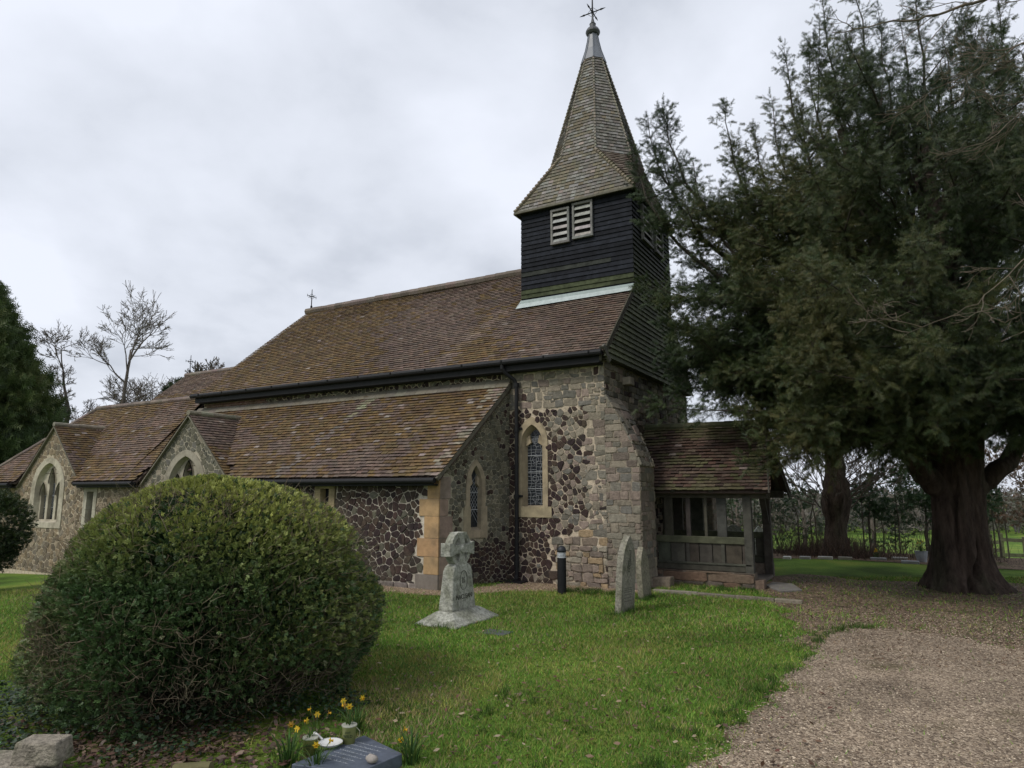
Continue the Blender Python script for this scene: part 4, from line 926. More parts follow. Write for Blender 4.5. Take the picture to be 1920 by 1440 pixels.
def blades(name, pts, n, rad_, h, w, cols, kind='stuff'):
    V = []; C = []
    for (x, y) in pts:
        for _ in range(n):
            a = random.uniform(0, 2*PI); r = rad_*random.random(); bx = x+r*math.cos(a); by = y+r*math.sin(a); t = random.uniform(0, PI); hh = random.uniform(*h); l = random.uniform(.1, .8)*hh; b = random.uniform(0, 2*PI); z = gz(bx, by)
            V += [(bx-math.cos(t)*w, by-math.sin(t)*w, z), (bx+math.cos(t)*w, by+math.sin(t)*w, z), (bx+l*math.cos(b), by+l*math.sin(b), z+hh)]; C.append(jc(random.choice(cols), .3))
    return bulk(name, V, np.arange(len(V)).reshape(-1, 3), C, M_grass, kind=kind)
tuft = []
for _ in range(34): tuft.append((random.uniform(-6.3, -5.6), random.uniform(8.0, 8.5)))
for _ in range(26): tuft.append((-4+random.uniform(-.12, .2), 10.6+random.uniform(-.5, .35)))
for _ in range(26): tuft.append((-4.15+random.uniform(-.1, .1), 12.1+random.uniform(-.3, .3)))
for _ in range(70): t = random.random(); i = random.randrange(0, 9); a, b = PATH[i], PATH[i+1]; tuft.append((a[0]+(b[0]-a[0])*t-random.uniform(0, .25), a[1]+(b[1]-a[1])*t))
for _ in range(40): tuft.append((random.uniform(-5.1, -2.5), 13.95+random.uniform(-.3, .25)))
for _ in range(60): tuft.append((random.uniform(-5.9, -4.6), random.uniform(12.0, 12.5)))
for _ in range(50): x_, y_ = at(random.uniform(3.6, 7), random.uniform(-1.6, 1.4)); tuft.append((x_, y_))
blades('grass', tuft, 26, .08, (.04, .11), .0035, [(.05, .10, .015), (.07, .13, .02), (.04, .085, .015)])

# fallen leaves and bits of twig
def dead_leaves(name, pts, pal, s):
    tv = np.array([(-1, 0, 0), (-.3, .5, .16), (.4, .42, .1), (1, 0, .25), (.35, -.45, .08), (-.4, -.5, .2)], float); tf = np.array([(0, 4, 5), (0, 3, 4), (0, 1, 3), (1, 2, 3)])
    n = len(pts); P = np.array(pts); D_ = np.stack([rng.normal(size=n), rng.normal(size=n), rng.normal(size=n)*.25], 1); sp = np.stack([rng.normal(size=n)*.3, rng.normal(size=n)*.3, np.ones(n)], 1)
    R = frames(D_, sp); C = np.array(pal)[rng.integers(0, len(pal), n)]*rng.uniform(.6, 1.3, (n, 1)); V, F, Cc = scatter(tv, tf, P, R, rng.uniform(*s, n), C); return bulk(name, V, F, Cc, M_leaf, kind='stuff')
DL = [(.13, .075, .045), (.20, .13, .085), (.26, .19, .12), (.09, .055, .035), (.30, .24, .16), (.12, .05, .035)]
pts = []
while len(pts) < 1700:
    D_ = random.uniform(3.2, 12); x, y = at(D_, random.uniform(-.45, .45)*D_)
    if random.random() < (.9 if D_ < 7 else .45) and not (x < -7.5 and y > 11) and y < 12.5: pts.append((x, y, .026+random.uniform(0, .016)))
dead_leaves('fallen_leaves', pts, DL, (.010, .032))
pts = []
for _ in range(13000):
    x, y = random.choice(P_l); cx_, cy_ = random.uniform(-2.3, 6), random.uniform(9, 18)
    if inside((cx_, cy_), P_l): pts.append((cx_, cy_, .012))
dead_leaves('fallen_leaves', pts, [(.16, .10, .065), (.24, .17, .11), (.10, .06, .04), (.30, .23, .15)], (.012, .028))
pts = [(random.gauss(-5.15, .75), random.gauss(3.35, .5), .02+random.uniform(0, .05)) for _ in range(3200)]
dead_leaves('fallen_leaves', pts, [(.09, .062, .045), (.12, .08, .055), (.06, .042, .032), (.12, .065, .05), (.17, .12, .085)], (.016, .036))
S0 = []; S1 = []
for _ in range(140):
    D_ = random.uniform(3.4, 11); x, y = at(D_, random.uniform(-.2, .72)*D_)
    if y > 12 and x < -4: continue
    a = random.uniform(0, 2*PI); l = random.uniform(.04, .2); S0.append((x, y, .018)); S1.append((x+l*math.cos(a), y+l*math.sin(a), .025))
n_ = len(S0); V, F, C = segs_mesh(S0, S1, [.003]*n_, [.0015]*n_, 4, [jc((.09, .06, .045), .3) for _ in S0]); bulk('twig_litter', V, F, C, M_twig, kind='stuff')

# ================================================================ SMALL THINGS IN THE CHURCHYARD
def text_mesh(s, size, loc, rotm, depth, m, parent, name='lettering', font_scale=(1, 1)):
    c = bpy.data.curves.new('t', 'FONT'); c.body = s; c.size = size; c.extrude = depth; c.align_x = 'CENTER'; c.resolution_u = 2
    o = bpy.data.objects.new('t', c); COL.objects.link(o); bpy.context.view_layer.update()
    me = bpy.data.meshes.new_from_object(o.evaluated_get(bpy.context.evaluated_depsgraph_get())); COL.objects.unlink(o); bpy.data.objects.remove(o)
    me.materials.clear(); me.materials.append(m); me.name = name
    q = bpy.data.objects.new(name, me); COL.objects.link(q); q.parent = parent; q.location = loc; q.rotation_euler = rotm; q.scale = (font_scale[0], font_scale[1], 1)
    return q
M_cut = mat('cut_letters', (.055, .055, .04), rough=.95, var=.3, bump=0)
M_cut2 = mat('cut_letters_faint', (.11, .11, .085), rough=.95, var=.3, bump=0)
# the wheel-headed cross: base slab, plinth, cross
MC = (.33, .33, .28)
gx, gy = -5.93, 8.70
g = empty('stone_cross', (gx, gy, 0), label='lichened wheel-headed stone cross on a tapered block and splayed base', cat='grave cross')
def rel(mb, name, m, par, root, **kw):
    o = mb.build(name, m, par, **kw)
    if par is root: o.location = tuple(-c for c in root.location)
    return o
mb = MB(); a, b = .36, .60; a2, b2 = .15, .36
vs = [(gx+x+.02, gy+y, z) for z, (x_, y_) in ((-.08, (a, b)), (.02, (a, b)), (.17, (a2, b2))) for x, y in ((-x_, -y_), (x_, -y_), (x_, y_), (-x_, y_))]
mb.add(vs, [(8, 9, 10, 11)]+[(i*4+k, i*4+(k+1) % 4, (i+1)*4+(k+1) % 4, (i+1)*4+k) for i in range(2) for k in range(4)], MC); rel(mb, 'base', M_mon, g, g, bevel=.012)
mb = MB()
lv = [(.16, .125, .305), (.2, .128, .31), (.5, .11, .275), (.72, .10, .25), (.79, .092, .215), (.83, .08, .15)]
vs = [(gx+x, gy+y, z) for z, x_, y_ in lv for x, y in ((-x_, -y_), (x_, -y_), (x_, y_), (-x_, y_))]
mb.add(vs, [(20, 21, 22, 23)]+[(i*4+k, i*4+(k+1) % 4, (i+1)*4+(k+1) % 4, (i+1)*4+k) for i in range(5) for k in range(4)], MC)
rel(mb, 'shaft', M_mon, g, g, bevel=.018)
frC = (Vector((gx, gy, 0)), Vector((0, 1, 0)), Vector((0, 0, 1)), Vector((1, 0, 0)))
zc = 1.045; t = .085; O, U, W, Nn = frC
pts = [(-.13, -.24), (.13, -.24), (.062, -.13), (.052, -.06), (.16, -.062), (.325, -.10), (.325, .10), (.16, .062), (.052, .06), (.062, .13), (.115, .245), (-.115, .245), (-.062, .13), (-.052, .06), (-.16, .062), (-.325, .10), (-.325, -.10), (-.16, -.062), (-.052, -.06), (-.062, -.13)]
P = [(x, z+zc) for x, z in pts]
mb = MB(); sheet(mb, frC, P, (), MC, t); fb = (O, -U, W, -Nn); sheet(mb, fb, [(-x, z) for x, z in P][::-1], (), MC, t); ring(mb, frC, P, -t, P, t, MC)
mb.tube([O+W*zc+Nn*(t-.01), O+W*zc+Nn*(t+.03)], [.07, .055], 14, MC)
rel(mb, 'cross_head', M_mon, g, g, bevel=.01)
for k in range(4):
    mb = MB(); a0 = PI/4+k*PI/2-.5; n = 8; lo, hi = .19, .262; ra, rb = [], []
    q = [(lo*math.cos(a0+j/n), zc+lo*math.sin(a0+j/n)) for j in range(n+1)]+[(hi*math.cos(a0+j/n), zc+hi*math.sin(a0+j/n)) for j in range(n, -1, -1)]
    q = q[::-1]; sheet(mb, frC, q, (), MC, t*.75); sheet(mb, fb, [(-x, z) for x, z in q][::-1], (), MC, t*.75); ring(mb, frC, q, -t*.75, q, t*.75, MC); rel(mb, 'wheel_arc', M_mon, g, g)
text_mesh('MACLEAN', .095, (.122, 0, .325), (PI/2-.05, 0, PI/2), .004, M_cut, g)
text_mesh('IHS', .08, (.109, 0, .55), (PI/2-.05, 0, PI/2), .003, M_cut2, g, 'monogram', (.7, 1.6))
mb = MB(); mb.tube([(.112, .095*math.cos(t_), .59+.14*math.sin(t_)) for t_ in np.linspace(0, 2*PI, 21)], .005, 5, (1, 1, 1)); mb.build('carved_oval', M_cut2, g)
# pointed headstones
def headstone(name, x, y, w, h, t, label, lean=(0, 0), rot=PI/2, col=(.24, .225, .18), carve=False, cat='headstone', lobed=False, group=None, shd=.55):
    r = empty(name, (x, y, gz(x, y)), label=label, cat=cat, group=group); r.rotation_euler = (lean[0], lean[1], rot-PI/2)
    fr = (Vector((0, 0, 0)), Vector((0, 1, 0)), Vector((0, 0, 1)), Vector((1, 0, 0))); sh = h*(shd if not lobed else .8)
    P = arch(0, w/2, -.12, sh, h, 10)
    if lobed: P = [(-w/2, -.1), (w/2, -.1), (w/2, sh), (w*.36, sh+.02), (w*.3, sh+(h-sh)*.6), (w*.15, h*.985), (0, h), (-w*.15, h*.985), (-w*.3, sh+(h-sh)*.6), (-w*.36, sh+.02), (-w/2, sh)]
    mb = MB(); sheet(mb, fr, P, (), col, t/2); ring(mb, fr, P, -t/2, P, t/2, col); fb = (Vector((0, 0, 0)), Vector((0, -1, 0)), Vector((0, 0, 1)), Vector((-1, 0, 0))); sheet(mb, fb, [(-a, b) for a, b in P][::-1], (), col, t/2)
    mb.build('slab', M_mon, r, bevel=.01)
    if carve:
        mb = MB()
        for k in range(7):
            a = PI/2+k*.5; pts = [(t/2+.004, .06*math.cos(u)*(1-k*.05)+.02*math.sin(3*u+k), sh+.12+.04*k-.1+.05*math.sin(u)) for u in np.linspace(a, a+3.6, 9)]; mb.tube(pts, .007, 5, (1, 1, 1))
        mb.build('carving', M_cut2, r); mb = MB()
        for k, zz in enumerate((.30, .36, .42, .50, .6, .7)):
            mb = MB(); mb.beam((t/2+.002, -w*.3, sh*.95-zz*.5-.1), (t/2+.002, w*random.uniform(.2, .3), sh*.95-zz*.5-.1), .003, .009)
            mb.build('text_line', M_cut2, r)
    return r
headstone('headstone', -4.0, 10.62, .62, 1.2, .10, 'tall pointed headstone with a carved top, leaning in front of the church corner', lean=(-.05, .045), carve=True)
headstone('headstone', -4.17, 12.12, .44, .92, .10, 'thin narrow headstone tilted left, close against the church corner', lean=(.12, -.02), col=(.22, .20, .15))
headstone('headstone', -4.32, 20.5, .62, .95, .1, 'dark pointed headstone seen through the porch opening', rot=0.3, col=(.2, .2, .18), lobed=True)
headstone('headstone', -3.64, 20.6, .42, .93, .1, 'pale rounded headstone seen through the porch doorway', rot=.3, col=(.5, .5, .46), lobed=False)
headstone('headstone', -4.02, 21.2, .42, .72, .09, 'low grey headstone just beyond the dark pointed one', rot=.3, col=(.3, .3, .27))
mb = MB(); mb.box((-.2, -.14, -.02), (.2, .14, .016), (.07, .075, .085)); tag(mb.build('memorial_tablet', M_lead, bevel=.005, loc=(-4.95, 8.2, 0)), 'small dark flat tablet sunk in the lawn beside the cross', 'tablet')
# bollard lamp
r = empty('bollard_lamp', (-5.72, 11.89, 0), label='black cylindrical bollard lamp with a silver louvred collar', cat='bollard')
mb = MB(); mb.lathe([(.085, -.05), (.085, .655)], (0, 0, 0), 24); mb.build('post', M_iron, r, smooth=False)
mb = MB(); mb.lathe([(.06, .655), (.06, .765)], (0, 0, 0), 20, (.6, .6, .6))
for k in range(4): mb.lathe([(.062, .662+k*.026), (.088, .665+k*.026), (.088, .677+k*.026), (.062, .683+k*.026)], (0, 0, 0), 24, (.62, .64, .66))
mb.build('louvred_collar', mat('silver', rough=.35, var=.05, bump=0, metal=.3, spec=.6), r)
mb = MB(); mb.lathe([(.088, .765), (.088, .80), (.078, .835), (.055, .865), (.02, .882), (.004, .884)], (0, 0, 0), 24, (.03, .032, .035)); mb.build('domed_cap', mat('cap_paint', (.022, .024, .028), rough=.5, var=.1, bump=0), r, smooth=True)
# low kerb beside the path, step slab by the porch
mb = MB(); x = -4.28
while x < -1.7:
    w = random.uniform(.5, .9); e = min(x+w, -1.62); y = 12.93-.03*(x+4.3); mb.box((x, y-.06, -.05), (e-.01, y+.05, .055+random.uniform(-.01, .01)), jc((.20, .17, .13), .15), .006); x = e
tag(mb.build('edging_kerb', M_stone, bevel=.01), 'low stone edging kerb between grass and gravel before the porch', 'kerb')
mb = MB(); mb.prism([(-2.55, 14.75), (-2.14, 14.05), (-1.82, 14.45), (-2.1, 15.3), (-2.5, 15.4)], -.03, .035, (.17, .16, .145)); tag(mb.build('paving_slab', M_ash, bevel=.01), 'flat grey stone slab on the ground at the porch entrance', 'paving slab')

# foreground plot: slate plaque, tins, dish, pebble, daffodils
mb = MB(); pc = (-3.44, 3.82); A = .0
mb.prism([(-3.72, 3.50), (-3.24, 3.62), (-3.19, 4.02), (-3.67, 4.16)], -.05, .085, (.085, .10, .13)); pl = mb.build('slate_plaque', mat('slate', rough=.32, var=.22, scale=22, bump=.12, bscale=90, bdist=.002, spec=.5), bevel=.006)
tag(pl, 'polished blue-grey slate memorial plaque lying flat among the daffodils', 'plaque')
mb = MB(); M_sil = mat('worn_gilding', (.30, .32, .34), rough=.6, var=.4, scale=40, bump=0)
for k in range(7):                       # worn, unreadable lines of lettering
    x = -3.63; y = 4.02-k*.055
    mb = MB(); mb.box((x, y-.001, .0853), (-3.33-.01*k, y+.002, .0857))
    while x < -3.34-.01*k:
        w = random.uniform(.006, .016); hh = random.uniform(.008, .02); mb.box((x, y, .0855), (x+w, y+.005, .0862)); mb.box((x, y, .0855), (x+.004, y+hh, .0862)); x += w+random.choice((.007, .007, .02))
    mb.build('text_line', M_sil, pl)
def tin(x, y, z, label, word):
    r = empty('flower_tin', (x, y, z), label=label, cat='tin'); mb = MB()
    mb.lathe([(.044, 0), (.052, .115), (.055, .118), (.055, .124), (.050, .124), (.042, .02)], (0, 0, 0), 24, (.24, .26, .085)); mb.build('tin_body', mat('tin_paint', rough=.45, var=.12, bump=.1, spec=.4), r, smooth=True)
    mb = MB(); mb.lathe([(.0535, .117), (.0565, .119), (.0565, .126), (.0535, .127)], (0, 0, 0), 24, (.5, .5, .42)); mb.build('rim', MATS['silver'], r)
    mb = MB(); pts = [(.053*math.cos(.35), .053*math.sin(.35), .11), (.075, .03, .085), (.078, .028, .05), (.05*math.cos(.35), .05*math.sin(.35), .03)]; mb.tube(pts, .003, 5, (.3, .3, .2)); mb.build('handle', MATS['tin_paint'], r)
    mb = MB(); mb.lathe([(.002, .10), (.048, .1)], (0, 0, 0), 16, (.05, .035, .025)); mb.build('soil', M_twig, r)
    c = bpy.data.curves.new('t', 'FONT'); 
    for s, sz, zz in word:
        t = text_mesh(s, sz, (0, 0, 0), (0, 0, 0), .0008, M_cut3, r)
        ang0 = -1.02                      # wrap the word round the tin, facing the path
        for v in t.data.vertices:
            a = ang0+v.co.x/.051; v.co = ((.0485+zz*.06+.001+v.co.z)*math.cos(a), (.0485+zz*.06+.001+v.co.z)*math.sin(a), zz+v.co.y)
    return r
M_cut3 = mat('dark_print', (.02, .04, .02), rough=.6, var=.1, bump=0)
tin(-3.66, 3.985, .085, 'olive green tin of wilting daffodils standing on the far corner of the slate', [('DOT', .018, .078), ('WILD', .028, .048)])
tin(-3.86, 3.80, .02, 'olive green tin half hidden by daffodil leaves beside the slate', [('DOG', .018, .075), ('ON', .018, .055)])
mb = MB(); mb.lathe([(.03, 0), (.065, .012), (.085, .03), (.088, .033), (.080, .03), (.05, .014), (.002, .01)], (0, 0, 0), 24, (.6, .6, .58)); mb.tube([(-.08, .0, .035), (-.16, .02, .05), (-.19, .025, .05)], [.008, .01, .014], 6, (.6, .6, .58))
tag(mb.build('dish', mat('enamel', rough=.25, var=.06, bump=0, spec=.5), loc=(-3.72, 3.86, .086), smooth=True), 'shiny white long-handled dish resting on the slate between the tins', 'dish')
mb = MB(); n = 10; vs = []
for i in range(7):
    for k in range(n):
        ph = PI*i/6; t = 2*PI*k/n; q = 1+.12*nz(i*.7, k*.6, 2); vs.append((.045*math.sin(ph)*math.cos(t)*q, .036*math.sin(ph)*math.sin(t)*q, .028*(1-math.cos(ph))*q))
mb.add(vs, [(i*n+k, i*n+(k+1) % n, (i+1)*n+(k+1) % n, (i+1)*n+k) for i in range(6) for k in range(n)], (.30, .27, .24)); tag(mb.build('pebble', mat('pebble_stone', rough=.8, var=.2, scale=30, bump=.2), loc=(-3.26, 3.78, .085), smooth=True), 'smooth grey pebble lying on the near edge of the slate', 'pebble')
def daffodil(x, y, nl, nf, h, label, seed, z=0., spread=.09, group=None, wilt=.5):
    rs = random.Random(seed); r = empty('daffodil_plant', (x, y, z), label=label, cat='daffodils', group=group); mb = MB()
    for _ in range(nl):
        a = rs.uniform(0, 2*PI); b0 = rs.uniform(0, spread*.4); L = h*rs.uniform(.6, 1.1); out = rs.uniform(.1, .75)*L; w = rs.uniform(.004, .007); tw = rs.uniform(-.5, .5); c = jc(rs.choice([(.045, .10, .02), (.06, .13, .03), (.035, .08, .02), (.09, .14, .03)]), .2)
        pts = []
        for i in range(6):
            t = i/5; rr = b0+out*t**1.7; zz = L*(t-.28*t**3*(out/L)*2); ta = a+PI/2+tw*t; ww = w*(1-.75*t**2)
            px, py = rr*math.cos(a), rr*math.sin(a); pts += [(px-ww*math.cos(ta), py-ww*math.sin(ta), zz), (px+ww*math.cos(ta), py+ww*math.sin(ta), zz)]
        mb.add(pts, [(2*i, 2*i+1, 2*i+3, 2*i+2) for i in range(5)], c)
    mb.build('leaves', M_grass, r)
    for _ in range(nf):
        mb = MB(); a = rs.uniform(0, 2*PI); L = h*rs.uniform(.8, 1.15); o = rs.uniform(.02, .1); top = Vector((o*math.cos(a), o*math.sin(a), L)); mb.tube([(0, 0, 0), (o*.4*math.cos(a), o*.4*math.sin(a), L*.6), top], .0025, 5, (.06, .12, .03))
        d = Vector((math.cos(a), math.sin(a), -.15)).normalized(); u = d.cross(Vector((0, 0, 1))).normalized(); v = u.cross(d); yel = jc((.62, .44, .03) if rs.random() > wilt*.4 else (.42, .24, .05), .12)
        for k in range(6):
            t = k*PI/3; e = (u*math.cos(t)+v*math.sin(t)); f = (u*math.cos(t+PI/2)+v*math.sin(t+PI/2)); mb.add([top, top+e*.014+f*.008, top+e*.028-d*.004, top+e*.014-f*.008], [(0, 1, 2, 3)], yel)
        mb.tube([top, top+d*.012, top+d*.02], [.005, .007, .010], 7, jc((.62, .36, .02), .1), cap=False); mb.build('flower', M_leaf, r)
    return r
daffodil(-3.88, 3.62, 60, 2, .26, 'large daffodil clump in the bottom foreground left of the slate', 1, spread=.2)
daffodil(-3.60, 3.60, 40, 2, .24, 'daffodil clump in front of the slate, leaves crossing it', 2, spread=.12)
daffodil(-3.92, 4.35, 42, 1, .27, 'daffodil clump behind the tin, at the edge of the bush', 3, spread=.14)
daffodil(-3.17, 4.10, 64, 0, .24, 'daffodil clump right of the slate, mostly leaves', 4, spread=.14)
daffodil(-3.36, 4.22, 8, 2, .14, 'short daffodils with two yellow flowers behind the right corner of the slate', 5)
daffodil(-4.1, 4.1, 10, 3, .2, 'sparse daffodils with drooping yellow flowers under the bush', 6)
daffodil(-3.66, 3.985, 16, 3, .15, 'wilting cut daffodils in the far tin', 7, z=.185, spread=.06)
daffodil(-3.86, 3.80, 12, 1, .12, 'spindly daffodil stems in the near tin', 8, z=.12, spread=.05)
# stone kerb block bottom left, sawn log
r = empty('stone_block', (-5.0, 2.5, 0), label='two-tier mossy grey stone block at the bottom left corner', cat='stone block')
fhv = Vector((FH[0], FH[1], 0)); rtv = Vector((RT[0], RT[1], 0))
def tier(c, a, b, z0, z1, tp, name, col):
    mb = MB(); P = [c+rtv*(sx*a)+fhv*(sy*b) for sx, sy in ((-1, -1), (1, -1), (1, 1), (-1, 1))]; mb.prism([(p.x, p.y) for p in P], z0, z1, col, tp); return mb.build(name, M_mon, r, bevel=.015)
tier(Vector((-.10, .12, 0)), .155, .10, .13, .275, .88, 'upper_block', (.25, .22, .175)); tier(Vector((-.30, .0, 0)), .27, .2, -.1, .14, .96, 'lower_block', (.25, .22, .175))
mb = MB(); mb.tube([(-4.42, 3.12, .03), (-4.2, 3.24, .05)], [.05, .045], 10, (.12, .11, .05)); tag(mb.build('sawn_log', M_twig), 'short mossy piece of sawn log among dead leaves', 'log')
# flat memorials in the bed beyond
k = 0
MEM = [('small white flat memorial stone, first from the porch', -3.0, 21.1, .2, (.55, .55, .52)), ('grey flat memorial stone, second from the porch', -2.55, 21.35, .28, (.3, .3, .29)), ('long pale flat memorial stone, third from the porch', -2.05, 21.6, .38, (.42, .41, .38)), ('long dull flat memorial stone below the old stump', -1.55, 21.75, .36, (.28, .26, .22)), ('grey slab memorial beneath yellow flowers', -.72, 22.0, .4, (.3, .31, .3)), ('grey kerbed memorial nearest the yew trunk', .05, 21.4, .42, (.26, .27, .28)), ('pale flat memorial between bed and holly', -.2, 22.4, .4, (.33, .33, .3))]
for lb, x, y, w, c in MEM:
    mb = MB(); z = gz(x, y); mb.box((-w/2, -.12, -.05), (w/2, .14, .07), c); tag(mb.build('memorial_tablet', M_ash, bevel=.01, loc=(x, y, z)), lb, 'tablet', group='flat memorials along the bed')
r = empty('flower_pot', (.33, 21.9, gz(.33, 21.9)), label='grey flower pot of yellow daffodils beside the yew trunk', cat='flower pot'); mb = MB(); mb.lathe([(.11, 0), (.16, .28), (.17, .3), (.14, .3), (.12, .05)], (0, 0, 0), 16, (.3, .32, .34)); mb.build('pot', M_ash, r)
daffodil(.33, 21.9, 40, 6, .28, 'yellow daffodils growing in the grey pot by the yew', 11, z=gz(.33, 21.9)+.25, spread=.1)
daffodil(-.75, 22.15, 50, 9, .26, 'bright yellow daffodils behind the slab memorial', 12, z=gz(-.75, 22.1), spread=.2)
daffodil(1.35, 21.2, 70, 7, .3, 'daffodils right of the yew trunk before the fence', 13, z=gz(1.35, 21.2), spread=.3)
# timber fence at the field edge
r = empty('timber_fence', (3, 31, gz(3, 31)), label='rough timber post-and-rail fence at the field edge', cat='fence')
def fp(x, y, z): return (x-3, y-31, z+gz(x, y)-gz(3, 31))
fx = [(2.78, 31.9), (3.12, 31.7), (3.78, 31.3), (5.2, 30.6), (7.0, 29.8), (9.0, 29.0)]
for x, y in fx:
    mb = MB(); p = fp(x, y, 0); mb.beam((p[0], p[1], p[2]-.2), (p[0]+random.uniform(-.03, .03), p[1], p[2]+random.uniform(1.05, 1.18)), .15, .14, jc((.085, .09, .05), .2)); mb.build('post', M_wood, r, bevel=.008)
for i in range(len(fx)-1):
    zs = (.25, .55, .85) if i == 0 else (.4, .95)
    for z in zs:
        mb = MB(); a = fp(*fx[i], z+random.uniform(-.03, .03)); b = fp(*fx[i+1], z+random.uniform(-.03, .03)); mb.beam((a[0], a[1]-.06, a[2]), (b[0], b[1]-.06, b[2]), .06, .13, jc((.085, .09, .05), .2)); mb.build('rail', M_wood, r)

# ================================================================ VEGETATION
# a small twig with eight oval leaves
def leaf_twig(nl=8, L=.6, s=.42, w=.5):
    V = []; F = []
    rs = random.Random(5)
    for i in range(nl):
        x = .25+L*i/nl; sg = 1 if i % 2 else -1; a = sg*rs.uniform(.6, 1.2); up = rs.uniform(-.2, .6); d = np.array([math.cos(a), math.sin(a), up]); d /= np.linalg.norm(d); n = np.cross(d, [0, 0, 1]); n /= np.linalg.norm(n)
        b = np.array([x, 0, 0]); k = len(V); V += [b, b+d*s*.5+n*s*w*.5+np.array([0, 0, .04]), b+d*s, b+d*s*.5-n*s*w*.5+np.array([0, 0, .04])]; F += [(k, k+1, k+2), (k, k+2, k+3)]
    return np.array(V), np.array(F)
def colmix(P, pal, wts, seed, sc=1.2, amp=1.):
    """palette choice that drifts in clumps through the volume"""
    n = len(P); f = np.sin(P[:, 0]*sc*1.9+seed)+np.sin(P[:, 1]*sc*2.3+1.7*seed)*np.cos(P[:, 2]*sc*2.1+seed*.3)+.6*np.sin(P[:, 0]*sc*5+P[:, 2]*sc*4)
    u = np.clip((f/2.6*amp+1)/2+rng.normal(0, .18, n), 0, .999); e = np.cumsum(wts)/np.sum(wts); i = np.searchsorted(e, u); i = np.clip(i, 0, len(pal)-1)
    return np.array(pal)[i]*rng.uniform(.75, 1.3, (n, 1))

